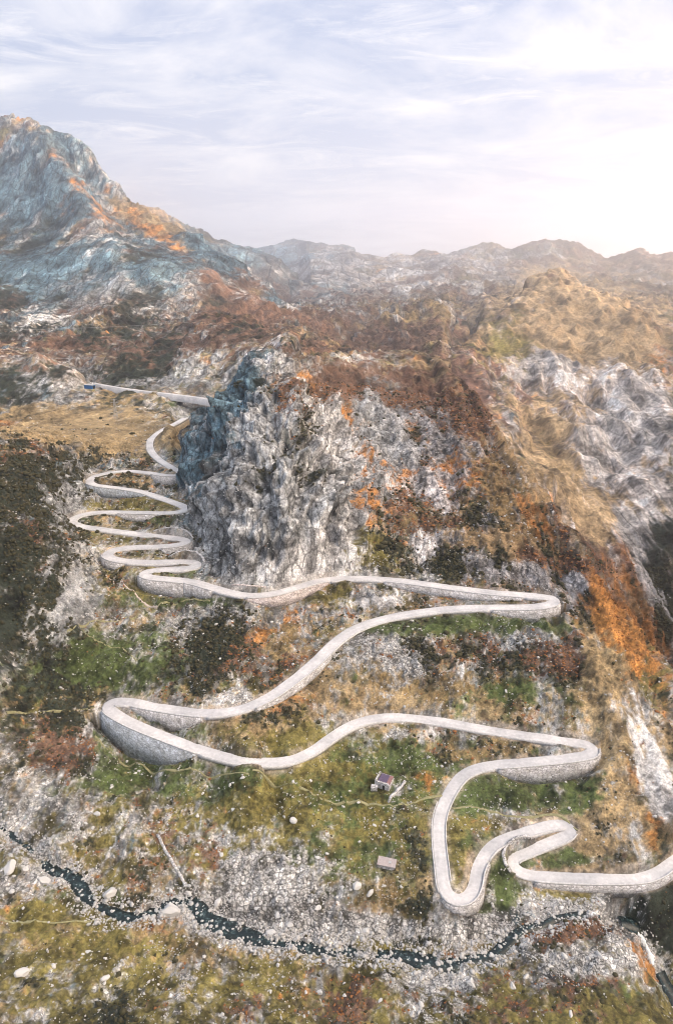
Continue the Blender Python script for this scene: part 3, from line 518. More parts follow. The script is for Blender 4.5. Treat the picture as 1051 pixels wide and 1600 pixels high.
# ------------------------------------------------------------------ materials
def mat(name):
    m = bpy.data.materials.new(name); m.use_nodes = True; t = m.node_tree
    bs = t.nodes['Principled BSDF']; bs.inputs['Roughness'].default_value = .9; bs.inputs['Specular IOR Level'].default_value = .25
    return m, t, bs
def terrain_mat(name, sc, bump, stones=False, crack=0):
    m, t, bs = mat(name)
    at = N(t, 'ShaderNodeAttribute'); at.attribute_name = 'cover'
    tcn = N(t, 'ShaderNodeTexCoord')
    n1 = N(t, 'ShaderNodeTexNoise'); n1.inputs['Scale'].default_value = sc; n1.inputs['Detail'].default_value = 6; n1.inputs['Roughness'].default_value = .7
    L(t, tcn.outputs['Object'], n1.inputs['Vector'])
    mr = N(t, 'ShaderNodeMapRange'); mr.inputs['From Min'].default_value = .3; mr.inputs['From Max'].default_value = .7; mr.inputs['To Min'].default_value = .45; mr.inputs['To Max'].default_value = 1.62
    L(t, n1.outputs[0], mr.inputs[0])
    mx_ = N(t, 'ShaderNodeMix', data_type='RGBA'); mx_.blend_type = 'MULTIPLY'; mx_.inputs[0].default_value = 1
    L(t, at.outputs['Color'], mx_.inputs[6]); L(t, mr.outputs[0], mx_.inputs[7])
    hgt = n1.outputs[0]
    if stones:
        vd = N(t, 'ShaderNodeTexVoronoi'); vd.feature = 'DISTANCE_TO_EDGE'; vc = N(t, 'ShaderNodeTexVoronoi')
        vd2 = N(t, 'ShaderNodeTexVoronoi'); vd2.feature = 'DISTANCE_TO_EDGE'
        wv_ = N(t, 'ShaderNodeMix', data_type='RGBA'); wv_.blend_type = 'LINEAR_LIGHT'; wv_.inputs[0].default_value = .35; L(t, tcn.outputs['Object'], wv_.inputs[6]); L(t, n1.outputs['Color'], wv_.inputs[7])
        for q_, sc_ in ((vd, .85), (vc, .85), (vd2, 2.3)): q_.inputs['Scale'].default_value = sc_; L(t, wv_.outputs[2], q_.inputs['Vector'])
        e1 = ramp(vd.outputs['Distance'], [(0.0, .22), (0.13, 1.0)], t); e2 = ramp(vd2.outputs['Distance'], [(0.0, .5), (0.2, 1.1)], t)
        tn = ramp(vc.outputs['Color'], [(0.1, .45), (0.9, 1.4)], t)
        pr = M('MULTIPLY', M('MULTIPLY', e1, e2, t=t), tn, t=t)
        st_ = N(t, 'ShaderNodeMix', data_type='RGBA'); st_.blend_type = 'MULTIPLY'; L(t, M('MULTIPLY', at.outputs['Alpha'], .9, t=t), st_.inputs[0]); L(t, mx_.outputs[2], st_.inputs[6]); L(t, pr, st_.inputs[7]); mx_ = st_
        hgt = M('ADD', n1.outputs[0], M('MULTIPLY', M('MULTIPLY', e1, at.outputs['Alpha'], t=t), .8, t=t), t=t)
    if crack:
        mp = N(t, 'ShaderNodeMapping'); mp.inputs['Scale'].default_value = (1, .38, .42) if crack > .1 else (1, .22, .24); mp.inputs['Rotation'].default_value = (0, R_(-22 if crack > .1 else -10), 0); L(t, tcn.outputs['Object'], mp.inputs[0])
        wv_ = N(t, 'ShaderNodeMix', data_type='RGBA'); wv_.blend_type = 'LINEAR_LIGHT'; wv_.inputs[0].default_value = (.22 if crack > .1 else .12)/crack; L(t, mp.outputs[0], wv_.inputs[6]); L(t, n1.outputs['Color'], wv_.inputs[7])
        e_ = []
        for sc_, lo, wd in ((crack, .45, .07), (crack*3.1, .66, .11)):
            q_ = N(t, 'ShaderNodeTexVoronoi'); q_.feature = 'DISTANCE_TO_EDGE'; q_.inputs['Scale'].default_value = sc_; L(t, wv_.outputs[2], q_.inputs['Vector']); e_.append(ramp(q_.outputs['Distance'], [(0.0, lo), (wd, 1.0)], t))
        qc = N(t, 'ShaderNodeTexVoronoi'); qc.inputs['Scale'].default_value = crack*1.7; L(t, wv_.outputs[2], qc.inputs['Vector'])
        pr = M('MULTIPLY', M('MULTIPLY', e_[0], e_[1], t=t), ramp(qc.outputs['Color'], [(.1, .72), (.9, 1.25)], t), t=t)
        st_ = N(t, 'ShaderNodeMix', data_type='RGBA'); st_.blend_type = 'MULTIPLY'; L(t, at.outputs['Alpha'], st_.inputs[0]); L(t, mx_.outputs[2], st_.inputs[6]); L(t, pr, st_.inputs[7]); mx_ = st_
        hgt = M('ADD', n1.outputs[0], M('MULTIPLY', M('MULTIPLY', e_[0], at.outputs['Alpha'], t=t), .9, t=t), t=t)
    L(t, mx_.outputs[2], bs.inputs['Base Color'])
    bp = N(t, 'ShaderNodeBump'); bp.inputs['Strength'].default_value = .9; bp.inputs['Distance'].default_value = bump
    L(t, hgt, bp.inputs['Height']); L(t, bp.outputs[0], bs.inputs['Normal'])
    return m
M_NEAR = terrain_mat('near ground cover', 1.6, .5, True); M_CRAG = terrain_mat('granite crag', 1.1, .9, False, .28); M_MID = terrain_mat('mountain rock and grass', .28, 3.0, False, .10); M_FAR = terrain_mat('far hills cover', .06, 14.0, False, .012)
def masonry(name, colr, sc=1.0):
    m, t, bs = mat(name); tcn = N(t, 'ShaderNodeTexCoord')
    mp = N(t, 'ShaderNodeMapping'); mp.inputs['Scale'].default_value = (1, 1, 1.5); L(t, tcn.outputs['Object'], mp.inputs[0])
    v = N(t, 'ShaderNodeTexVoronoi'); v.inputs['Scale'].default_value = sc; L(t, mp.outputs[0], v.inputs['Vector'])
    e = N(t, 'ShaderNodeTexVoronoi'); e.feature = 'DISTANCE_TO_EDGE'; e.inputs['Scale'].default_value = sc; L(t, mp.outputs[0], e.inputs['Vector'])
    n1 = N(t, 'ShaderNodeTexNoise'); n1.inputs['Scale'].default_value = .35; n1.inputs['Detail'].default_value = 7; n1.inputs['Roughness'].default_value = .7; L(t, tcn.outputs['Object'], n1.inputs['Vector'])
    joint = ramp(e.outputs['Distance'], [(0.0, .38), (0.10, 1.0)], t)
    tone = ramp(v.outputs['Color'], [(0.0, .6), (1.0, 1.25)], t)
    stain = ramp(n1.outputs[0], [(0.32, (.62, .60, .55)), (0.62, (1.1, 1.1, 1.12))], t)
    cur = None
    for k in (joint, tone, stain):
        mm = N(t, 'ShaderNodeMix', data_type='RGBA'); mm.blend_type = 'MULTIPLY'; mm.inputs[0].default_value = 1
        if cur is None: mm.inputs[6].default_value = (*colr, 1)
        else: L(t, cur, mm.inputs[6])
        L(t, k, mm.inputs[7]); cur = mm.outputs[2]
    L(t, cur, bs.inputs['Base Color'])
    bp = N(t, 'ShaderNodeBump'); bp.inputs['Strength'].default_value = .8; bp.inputs['Distance'].default_value = .15
    L(t, joint, bp.inputs['Height']); L(t, bp.outputs[0], bs.inputs['Normal'])
    return m
M_WALL = masonry('grey masonry', (.60, .60, .62)); M_WALLP = masonry('pinkish masonry', (.64, .58, .57)); M_WALLB = masonry('bluish masonry', (.50, .55, .61))
def plain(name, colr, rough=.8, ns_=2.0, amt=.25, bump=.05):
    m, t, bs = mat(name); tcn = N(t, 'ShaderNodeTexCoord'); bs.inputs['Roughness'].default_value = rough
    n1 = N(t, 'ShaderNodeTexNoise'); n1.inputs['Scale'].default_value = ns_; n1.inputs['Detail'].default_value = 8; n1.inputs['Roughness'].default_value = .65; L(t, tcn.outputs['Object'], n1.inputs['Vector'])
    r = ramp(n1.outputs[0], [(.3, tuple(c*(1-amt) for c in colr)), (.7, tuple(min(1, c*(1+amt)) for c in colr))], t)
    L(t, r, bs.inputs['Base Color'])
    bp = N(t, 'ShaderNodeBump'); bp.inputs['Strength'].default_value = .5; bp.inputs['Distance'].default_value = bump
    L(t, n1.outputs[0], bp.inputs['Height']); L(t, bp.outputs[0], bs.inputs['Normal'])
    return m
def stone_mat(name, lo, hi):
    m, t, bs = mat(name); tcn = N(t, 'ShaderNodeTexCoord'); g = N(t, 'ShaderNodeNewGeometry')
    n1 = N(t, 'ShaderNodeTexNoise'); n1.inputs['Scale'].default_value = 1.4; n1.inputs['Detail'].default_value = 6; L(t, tcn.outputs['Object'], n1.inputs['Vector'])
    s_ = M('ADD', M('MULTIPLY', g.outputs['Random Per Island'], .6), M('MULTIPLY', n1.outputs[0], .5), t=t)
    L(t, ramp(s_, [(.1, lo), (.9, hi)], t), bs.inputs['Base Color'])
    bp = N(t, 'ShaderNodeBump'); bp.inputs['Strength'].default_value = .6; bp.inputs['Distance'].default_value = .15
    L(t, n1.outputs[0], bp.inputs['Height']); L(t, bp.outputs[0], bs.inputs['Normal'])
    return m
M_STONE = stone_mat('granite', (.17, .17, .175), (.50, .50, .50)); M_PEBBLE = stone_mat('small granite stones', (.09, .09, .095), (.42, .42, .42))
M_SHRUB = stone_mat('alpine shrubs', (.010, .014, .009), (.045, .042, .022))
M_TUFT = stone_mat('heather and blueberry', (.09, .04, .02), (.24, .105, .04))
M_PATH = plain('trodden path', (.24, .23, .13), .95, 1.2, .4)
M_KERB = plain('kerb stone', (.50, .50, .51), .85, 1.5, .3)
M_BERM = plain('gravel verge', (.42, .37, .34), .95, 2.0, .3)

def tag(o, label=None, cat=None, group=None, kind=None):
    if label: o['label'] = label
    if cat: o['category'] = cat
    if group: o['group'] = group
    if kind: o['kind'] = kind
    return o
def mesh_np(name, V, Fq, m, smooth=True, color=None, parent=None):
    V = np.asarray(V, np.float32); Fq = np.asarray(Fq, np.int32)
    me = bpy.data.meshes.new(name); me.vertices.add(len(V)); me.vertices.foreach_set('co', V.ravel())
    k = Fq.shape[1]; me.loops.add(Fq.size); me.loops.foreach_set('vertex_index', Fq.ravel()); me.polygons.add(len(Fq))
    me.polygons.foreach_set('loop_start', np.arange(0, Fq.size, k, dtype=np.int32)); me.update(calc_edges=True)
    if smooth: me.polygons.foreach_set('use_smooth', np.ones(len(Fq), bool))
    if color is not None:
        a = me.color_attributes.new('cover', 'FLOAT_COLOR', 'POINT')
        a.data.foreach_set('color', (color if color.shape[1] == 4 else np.c_[color, np.ones(len(color))]).astype(np.float32).ravel())
    me.materials.append(m); o = bpy.data.objects.new(name, me); COL.objects.link(o)
    if parent: o.parent = parent
    return o
# ------------------------------------------------------------------ link the terrain, split into the landforms
II = np.arange(nR*nT).reshape(nR, nT)
ALPHA_ROCK = np.clip(rk*1.0+.1, 0, 1).reshape(-1)
CRAGG = ((ALPHA_ROCK > .5) & (Y.ravel() > 243) & (Y.ravel() <= 600) & (dist_road.ravel() > 3.5))
quads = np.stack([II[:-1, :-1], II[:-1, 1:], II[1:, 1:], II[1:, :-1]], -1).reshape(-1, 4)
yc_ = Y[:-1, :-1].ravel(); xc_ = X[:-1, :-1].ravel(); tq = xc_/yc_; uq = UB[:-1, :-1].ravel(); vq = VB[:-1, :-1].ravel()
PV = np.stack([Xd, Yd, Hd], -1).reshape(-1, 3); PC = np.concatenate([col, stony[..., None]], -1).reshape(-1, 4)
reg = np.zeros(len(quads), np.int8)                       # 0 ground
reg[yc_ > 720] = 4
lm = (yc_ > 720) & (yc_ < 2300) & (uq < 470-(yc_-1200)*.02)
reg[lm] = 2
rm = (yc_ < 2100) & (yc_ > 260) & (tq > np.interp(yc_, [260, 330, 420, 560, 700, 900, 1100, 1500, 2100], [.55, .44, .33, .26, .22, .19, .22, .28, .26]))
reg[rm] = 3
rh = (yc_ > 244) & (yc_ < 470) & (tq > np.interp(yc_, [244, 300, 330, 370, 420, 470], [-.20, -.235, -.245, -.26, -.18, -.10])) & (tq < np.interp(yc_, [244, 262, 300, 350, 400, 470], [.04, .03, .008, -.02, -.055, -.09])) & (dist_road[:-1, :-1].ravel() > 3.5)
reg[rh] = 1
reg[(yc_ > 2300)] = 4
names = ['ground', 'rocky_hill', 'left_mountain', 'right_mountain', 'distant_hills']
mats = [M_NEAR, M_CRAG, M_MID, M_MID, M_FAR]
labs = ['grassy valley slopes strewn with pale stones under the winding road', 'steep pale rock hill rising above the hairpin road', 'high dark rocky mountain with a sunlit ridge on the left', 'rounded straw-coloured mountain with pale cliffs on the right', 'hazy plateau and mountain chain in the distance']
for k in range(5):
    q = quads[reg == k]; u_, inv = np.unique(q, return_inverse=True)
    cc_ = PC[u_].copy()
    if k: cc_[:, 3] = ALPHA_ROCK[u_]*(.45 if k == 3 else 1)
    else: cc_[:, 3] = np.where((PV[u_, 1] > 600) | CRAGG[u_], ALPHA_ROCK[u_], cc_[:, 3])
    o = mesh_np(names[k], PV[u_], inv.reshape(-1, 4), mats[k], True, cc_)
    if k == 0:
        o.data.materials.append(M_MID); o.data.materials.append(M_CRAG); mi = (Y.ravel()[q[:, 0]] > 600).astype(np.int32); mi[CRAGG[q[:, 0]] & CRAGG[q[:, 2]]] = 2; o.data.polygons.foreach_set('material_index', mi)
    tag(o, labs[k], None, None, 'structure')
# unseen ridges, added and shaped to keep the low sun off the valley
def side_ridge(name, pts, width, base, label):
    pts = np.array(pts, float); P, _, _ = catmull(pts, 60.0)
    t = np.gradient(P[:, :2], axis=0); t /= np.linalg.norm(t, axis=1)[:, None]; n = np.stack([-t[:, 1], t[:, 0]], 1)
    w_ = np.linspace(-1, 1, 61); V = P[:, None, :].repeat(61, 1).copy()
    V[..., :2] += n[:, None]*(w_*width)[None, :, None]; V[..., 2] = base+(P[:, 2, None]-base)*(1-np.abs(w_)[None]**1.15)
    nn = samp(VF, V[..., 0]/30, V[..., 1]/30, V[..., 2]/30)*22+samp(VR, V[..., 0]/60+9, V[..., 1]/60, V[..., 2]/60)*16
    V[..., 2] += nn*(1-np.abs(w_)[None]**3)
    a, b_ = V.shape[:2]; I2 = np.arange(a*b_).reshape(a, b_)
    q = np.stack([I2[:-1, :-1], I2[:-1, 1:], I2[1:, 1:], I2[1:, :-1]], -1).reshape(-1, 4)
    cc = ALB[T_]*.5+ALB[R__]*.5; cc = cc[None]*np.clip(1+.25*nn.reshape(-1, 1)/25, .5, 1.6)
    o = mesh_np(name, V.reshape(-1, 3), q, M_FAR, True, cc); tag(o, label, None, None, 'structure'); return o
side_ridge('shade_ridge', [(760,-900,400),(880,-200,480),(980,350,530),(1060,800,540),(1200,1150,530),(1420,1420,280),(1600,1650,280),(1740,1900,300),(1900,2370,330)], 420, -60, 'unseen mountain ridge added to shade the valley from the low sun')
side_ridge('shade_ridge', [(2918,2990,620),(2860,3100,930),(2750,3300,980),(2600,3570,980),(2480,3780,900),(2400,3930,760)], 430, -60, 'unseen distant mountain added to shade the lower slopes of the left mountain')

# ------------------------------------------------------------------ height lookup on the finished surface
ZG = Hd
def ground_z(x, y):
    x = np.atleast_1d(np.asarray(x, float)); y = np.atleast_1d(np.asarray(y, float))
    i = np.clip(np.searchsorted(Ys, y)-1, 0, nR-2); j = np.clip(np.searchsorted(Ts, x/y)-1, 0, nT-2)
    fy = np.clip((y-Ys[i])/(Ys[i+1]-Ys[i]), 0, 1); ft = np.clip((x/y-Ts[j])/(Ts[j+1]-Ts[j]), 0, 1)
    return (Hd[i, j]*(1-ft)+Hd[i, j+1]*ft)*(1-fy)+(Hd[i+1, j]*(1-ft)+Hd[i+1, j+1]*ft)*fy

# ------------------------------------------------------------------ road
mR, tR, bR = mat('pale worn cobble and asphalt')
uvn = N(tR, 'ShaderNodeAttribute'); uvn.attribute_name = 'cover'
tcn = N(tR, 'ShaderNodeTexCoord'); n1 = N(tR, 'ShaderNodeTexNoise'); n1.inputs['Scale'].default_value = .9; n1.inputs['Detail'].default_value = 9; n1.inputs['Roughness'].default_value = .7
L(tR, tcn.outputs['Object'], n1.inputs['Vector'])
n2 = N(tR, 'ShaderNodeTexNoise'); n2.inputs['Scale'].default_value = .11; n2.inputs['Detail'].default_value = 5; L(tR, tcn.outputs['Object'], n2.inputs['Vector'])
base_r = ramp(n1.outputs[0], [(.3, (.43, .435, .45)), (.7, (.62, .62, .63))], tR)
big_r = ramp(n2.outputs[0], [(.36, (.78, .78, .80)), (.64, (1.10, 1.08, 1.07))], tR)
mm = N(tR, 'ShaderNodeMix', data_type='RGBA'); mm.blend_type = 'MULTIPLY'; mm.inputs[0].default_value = 1; L(tR, base_r, mm.inputs[6]); L(tR, big_r, mm.inputs[7])
m3 = N(tR, 'ShaderNodeMix', data_type='RGBA'); m3.blend_type = 'MULTIPLY'; m3.inputs[0].default_value = 1; L(tR, mm.outputs[2], m3.inputs[6]); L(tR, uvn.outputs['Color'], m3.inputs[7])
L(tR, m3.outputs[2], bR.inputs['Base Color'])
def ribbon(P, Nn, offs, zs, closed=False):
    a = np.stack([np.stack([P[:, 0]+Nn[:, 0]*o_, P[:, 1]+Nn[:, 1]*o_, P[:, 2]+z_], 1) for o_, z_ in zip(offs, zs)], 1)
    n, k = a.shape[:2]; I2 = np.arange(n*k).reshape(n, k)
    q = np.stack([I2[:-1, :-1], I2[:-1, 1:], I2[1:, 1:], I2[1:, :-1]], -1).reshape(-1, 4)
    return a.reshape(-1, 3), q, n, k
W0 = RW
offs = [-(W0+.05), -(W0), -W0*.82, -W0*.5, W0*0, W0*.5, W0*.82, W0, W0+.05]; offs = [o if isinstance(o, np.ndarray) else np.full(NR, o) for o in offs]
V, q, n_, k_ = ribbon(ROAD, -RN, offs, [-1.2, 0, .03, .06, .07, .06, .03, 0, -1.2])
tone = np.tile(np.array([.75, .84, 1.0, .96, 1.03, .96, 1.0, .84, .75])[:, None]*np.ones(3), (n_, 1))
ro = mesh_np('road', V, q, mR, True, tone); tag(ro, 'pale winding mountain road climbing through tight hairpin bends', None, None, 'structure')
t2 = np.gradient(ROAD2[:, :2], axis=0); t2 /= np.linalg.norm(t2, axis=1)[:, None]; N2 = np.stack([-t2[:, 1], t2[:, 0]], 1)
z2 = np.maximum(ROAD2[:, 2], ground_z(ROAD2[:, 0], ROAD2[:, 1])+.8); R2z = ROAD2.copy(); gz_ = ground_z(ROAD2[:, 0], ROAD2[:, 1]); gz_ = np.convolve(np.pad(np.maximum(gz_, ROAD2[:, 2]), 6, mode='edge'), np.ones(13)/13, 'valid'); R2z[:, 2] = np.polyval(np.polyfit(np.arange(len(gz_)), gz_, 1), np.arange(len(gz_)))+2.4; R2z = R2z[8:]; N2 = N2[8:]
V, q, n_, k_ = ribbon(R2z, -N2, [-2.0, -1.8, 1.8, 2.0], [-5, 0, 0, -5]); 
ro2 = mesh_np('road', V, q, mR, True, np.ones((len(V), 3))); tag(ro2, 'straight pale road crossing the slope behind the meadow', None, None, 'structure')
# kerbs on the valley side where no wall stands
def solid(name, P, Nn, o0, o1, z0, z1, m, bot=None):
    """closed strip with a rectangular section; o0/o1 offsets, z0/z1 bottom/top, arrays or numbers"""
    n = len(P); f = lambda v: v if isinstance(v, np.ndarray) else np.full(n, float(v))
    o0, o1, z0, z1 = f(o0), f(o1), f(z0), f(z1)
    a = np.stack([np.stack([P[:, 0]+Nn[:, 0]*o, P[:, 1]+Nn[:, 1]*o, P[:, 2]+z], 1) for o, z in ((o0, z0), (o0, z1), (o1, z1), (o1, z0))], 1)
    V = a.reshape(-1, 3); Q = []
    for i in range(n-1):
        for k in range(4):
            k2 = (k+1) % 4; Q.append((i*4+k, i*4+k2, (i+1)*4+k2, (i+1)*4+k))
    Q.append((0, 3, 2, 1)); e = (n-1)*4; Q.append((e, e+1, e+2, e+3))
    return V, np.array(Q)
kv, kq, off = [], [], 0
for c, sg in ((0, 1), (1, -1)):
    free = ~prof_has[:, c]; i = 0
    tocam = (RN*sg*-ROAD[:, :2]).sum(1) > -0.25*np.linalg.norm(ROAD[:, :2], axis=1)
    free &= tocam
    while i < NR:
        if free[i]:
            j = i
            while j < NR and free[j]: j += 1
            if j-i > 6:
                sl = slice(i, j); V, Q = solid('k', ROAD[sl], RN[sl]*sg, RW[sl]+.04, RW[sl]+.32, -1.0, .28, None)
                kv.append(V); kq.append(Q+off); off += len(V)
            i = j
        else: i += 1
ko = mesh_np('road_kerb', np.vstack(kv), np.vstack(kq), M_KERB, False); tag(ko, 'low pale kerb stones edging the winding road', None, None, 'structure')
# ------------------------------------------------------------------ retaining walls (each one a thing)
for n_w, (i0, i1, sgn, h, kind, lab) in enumerate(wall_data):
    sl = slice(i0, i1+1); P = ROAD[sl]; Nn = RN[sl]*sgn; m = M_WALLP if 'pinkish' in lab else (M_WALLB if 'blu' in lab else M_WALL)
    root = bpy.data.objects.new('retaining_wall', None); root.empty_display_size = 1
    base = P[len(P)//2]; root.location = (float(base[0]), float(base[1]), float(base[2]-(h.max() if kind == 'down' else 0))); COL.objects.link(root)
    tag(root, lab, 'retaining wall', 'stone walls supporting the winding road')
    off3 = np.array(root.location)
    Pl = P-off3
    if kind == 'down':
        o1 = RW[sl]+.75
        # battered face: toe further out than the top
        n = len(P); toe = o1+.10*h
        sec = [(RW[sl]+.05, -h-1.2), (RW[sl]+.05, np.full(n, .02)), (o1, np.full(n, .02)), (toe, -h-1.6)]
        z0 = .02
    else:
        o1 = RW[sl]+.3; n = len(P)
        sec = [(o1, np.full(n, -.8)), (o1+.06*h, h), (o1+.9, h), (o1+.9, np.full(n, -.8))]
    a = np.stack([np.stack([Pl[:, 0]+Nn[:, 0]*o, Pl[:, 1]+Nn[:, 1]*o, Pl[:, 2]+z], 1) for o, z in sec], 1); V = a.reshape(-1, 3); Q = []
    for i in range(n-1):
        for k in range(4): k2 = (k+1) % 4; Q.append((i*4+k, i*4+k2, (i+1)*4+k2, (i+1)*4+k))
    Q.append((0, 3, 2, 1)); e = (n-1)*4; Q.append((e, e+1, e+2, e+3))
    mesh_np('wall_face', V, Q, m, False, None, root)
    # coping / parapet stones
    if kind == 'down': V, Q = solid('c', Pl, Nn, RW[sl]+.12, RW[sl]+.5, .022, .5, None)
    else: V, Q = solid('c', Pl, Nn, o1+.06*h-.06, o1+.97, h+.002, h+.24, None)
    mesh_np('coping', V, Q, M_KERB if kind == 'down' else m, False, None, root)

# ------------------------------------------------------------------ stream and waterfalls
mW, tW, bW = mat('mountain water'); bW.inputs['Base Color'].default_value = (.02, .06, .075, 1); bW.inputs['Roughness'].default_value = .12; bW.inputs['Specular IOR Level'].default_value = .3
tcn = N(tW, 'ShaderNodeTexCoord'); n1 = N(tW, 'ShaderNodeTexNoise'); n1.inputs['Scale'].default_value = .8; n1.inputs['Detail'].default_value = 8; n1.inputs['Roughness'].default_value = .75; L(tW, tcn.outputs['Object'], n1.inputs['Vector'])
L(tW, ramp(n1.outputs[0], [(.5, (.006, .013, .015)), (.59, (.02, .045, .05)), (.66, (.42, .45, .47))], tW), bW.inputs['Base Color'])
bp = N(tW, 'ShaderNodeBump'); bp.inputs['Strength'].default_value = .6; bp.inputs['Distance'].default_value = .2; L(tW, n1.outputs[0], bp.inputs['Height']); L(tW, bp.outputs[0], bW.inputs['Normal'])
M_WATER = mW
M_FOAM = plain('white falling water', (.72, .76, .80), .5, 3.0, .3, .3)
def stream(pts, width, name, label, m=None, seed=0, zo=.0):
    P, ix, s_ = catmull(np.array([D(*p) for p in pts]), .8)
    t = np.gradient(P[:, :2], axis=0); t /= np.linalg.norm(t, axis=1)[:, None]+1e-9; Nn = np.stack([-t[:, 1], t[:, 0]], 1)
    nn = samp(VF, s_/3+seed, s_*0+.5, s_*0+seed*3); n2 = samp(VF, s_/3+seed+50, s_*0+5.5, s_*0+seed*5)
    wl = width*(1.0+.55*nn).clip(.3, 2.2); wr = width*(1.0+.55*n2).clip(.3, 2.2)
    V, q, n, k = ribbon(P, Nn, [-wl*1.0, -wl*.8, 0*wl, wr*.8, wr*1.0], [0]*5)
    V = V.reshape(n, k, 3)
    gz = ground_z(V[..., 0].ravel(), V[..., 1].ravel()).reshape(n, k); cen = P[:, 2]+0
    cen = np.convolve(np.pad(cen, 4, mode='edge'), np.ones(9)/9, 'valid')
    V[..., 2] = cen[:, None]+zo; V[:, 0, 2] -= .8; V[:, -1, 2] -= .8
    o = mesh_np(name, V.reshape(-1, 3), q, m or M_WATER, True); tag(o, label, None, None, 'structure'); return P, cen
SP_, SZ = stream(STREAM, 1.5, 'water', 'dark teal mountain stream winding between boulders', None, 1, -.2)
stream([(968,1436,166.2),(985,1440,167),(1000,1452,168)], 2.4, 'water', 'deep blue pool at the foot of the gorge cliff', None, 2, -.1)
stream([(1028,1518,173.2),(1040,1540,174.6),(1060,1566,175.6),(1100,1600,177)], 3.0, 'water', 'bluish torrent below the lower waterfall at the right edge', None, 3, -.1)
def fall(pts, width, label):
    P, ix, s_ = catmull(np.array([D(*p) for p in pts]), .4); P[:, 2] = ground_z(P[:, 0], P[:, 1])
    P[:, 2] = np.convolve(np.pad(P[:, 2], 3, mode='edge'), np.ones(7)/7, 'valid')+.45
    t = np.gradient(P[:, :2], axis=0); t /= np.linalg.norm(t, axis=1)[:, None]+1e-9; Nn = np.stack([-t[:, 1], t[:, 0]], 1)
    wv = width*(1+.35*samp(VF, s_*1.2, s_*0+3, s_*0)).clip(.4, 2)
    V, q, n, k = ribbon(P, Nn, [-wv, -wv*.5, wv*0, wv*.5, wv], [-.7, .05, .2, .05, -.7]); V += (samp(VF, V[:, 0]*6, V[:, 1]*6, V[:, 2]*6)*.12)[:, None]
    root = mesh_np('waterfall', V, q, M_FOAM, True); tag(root, label, 'waterfall')
fall([(922,1424,159.5),(938,1431,160.8),(950,1444,163),(957,1455,165.4)], .9, 'small white cascade tumbling past the rust-brown mound into the gorge')
fall([(996,1452,167.4),(1008,1470,169),(1015,1490,171.2),(1020,1510,173)], .9, 'taller white waterfall dropping beside the red-edged slab at the right')

# ------------------------------------------------------------------ footpaths
def drape(pts, width, name, label, m, zo=.06, kind='structure'):
    P3 = []
    for (u, v) in pts:
        dd = 140.0
        for it in range(40):
            x, y, z = D(u, v, dd); g = float(ground_z(x, y)[0]); dd = dd*.6+(CZ-g)*.4
        P3.append(D(u, v, dd))
    P, _, s_ = catmull(np.array(P3), .9)
    t = np.gradient(P[:, :2], axis=0); t /= np.linalg.norm(t, axis=1)[:, None]+1e-9; Nn = np.stack([-t[:, 1], t[:, 0]], 1)
    P[:, :2] += Nn*(samp(VF, s_/5, s_*0+2, s_*0+len(pts))*.12)[:, None]
    wv = width*.8*(1+.3*samp(VF, s_/2+9, s_*0+4, s_*0+len(pts))).clip(.4, 2)
    V, q, n, k = ribbon(P, Nn, [-wv*1.3, -wv, wv*0, wv, wv*1.3], [0]*5)
    V[:, 2] = ground_z(V[:, 0], V[:, 1]); V = V.reshape(n, k, 3)
    c = V[:, 1:4, 2].max(1); V[:, 1:4, 2] = c[:, None]+zo; V[:, 0, 2] -= .3; V[:, 4, 2] -= .3
    o = mesh_np(name, V.reshape(-1, 3), q, m, True); tag(o, label, None, None, kind); return o
drape([(104,985),(119,977),(157,970),(214,962),(245,951),(262,941),(300,936),(330,938)], .32, 'path', 'footpath crossing the slope below the lowest small hairpin', M_PATH)
drape([(153,890),(187,911),(214,930),(248,948)], .36, 'path', 'pale stony footpath slanting down from the small hairpins', M_BERM)
drape([(10,1112),(60,1112),(100,1109),(149,1103)], .26, 'path', 'footpath reaching the wide left-hand hairpin from the left', M_PATH)
drape([(135,990),(160,1004),(190,1016),(217,1035)], .26, 'path', 'short grassy footpath on the green slope left of centre', M_PATH)
drape([(150,1150),(170,1172),(215,1192),(270,1203),(340,1212),(390,1210)], .3, 'path', 'faint footpath under the largest retaining wall', M_PATH)
drape([(395,1202),(430,1228),(500,1248),(557,1251),(603,1258),(637,1257),(660,1248),(692,1243)], .36, 'path', 'footpath joining the road past the small stone shed', M_PATH)
drape([(707,1262),(740,1261),(800,1275),(850,1273),(880,1277),(905,1300)], .35, 'path', 'narrow footpath crossing the green meadow between two hairpins', M_PATH)
drape([(0,1437),(80,1441),(150,1436),(215,1436)], .26, 'path', 'footpath along the near bank of the stream', M_PATH)

# ------------------------------------------------------------------ boulders
def rock_mesh(seed, sub=2, squash=(1, .8, .62), rough=.22):
    bm = bmesh.new(); bmesh.ops.create_icosphere(bm, subdivisions=sub, radius=1.0); g = np.random.default_rng(seed)
    pl = g.standard_normal((9, 3)); pl /= np.linalg.norm(pl, axis=1)[:, None]; dl = g.uniform(.55, .9, 9)
    for v in bm.verts:
        p = np.array(v.co)
        for a, dd in zip(pl, dl):
            k = p@a
            if k > dd: p = p-a*(k-dd)
        p = p*(1+rough*.25*g.standard_normal()); v.co = Vector(p*np.array(squash))
    return bm
def as_obj(name, bm, m, smooth=False, parent=None):
    me = bpy.data.meshes.new(name); bm.to_mesh(me); bm.free(); me.materials.append(m)
    if smooth: me.polygons.foreach_set('use_smooth', np.ones(len(me.polygons), bool))
    o = bpy.data.objects.new(name, me); COL.objects.link(o)
    if parent: o.parent = parent
    return o
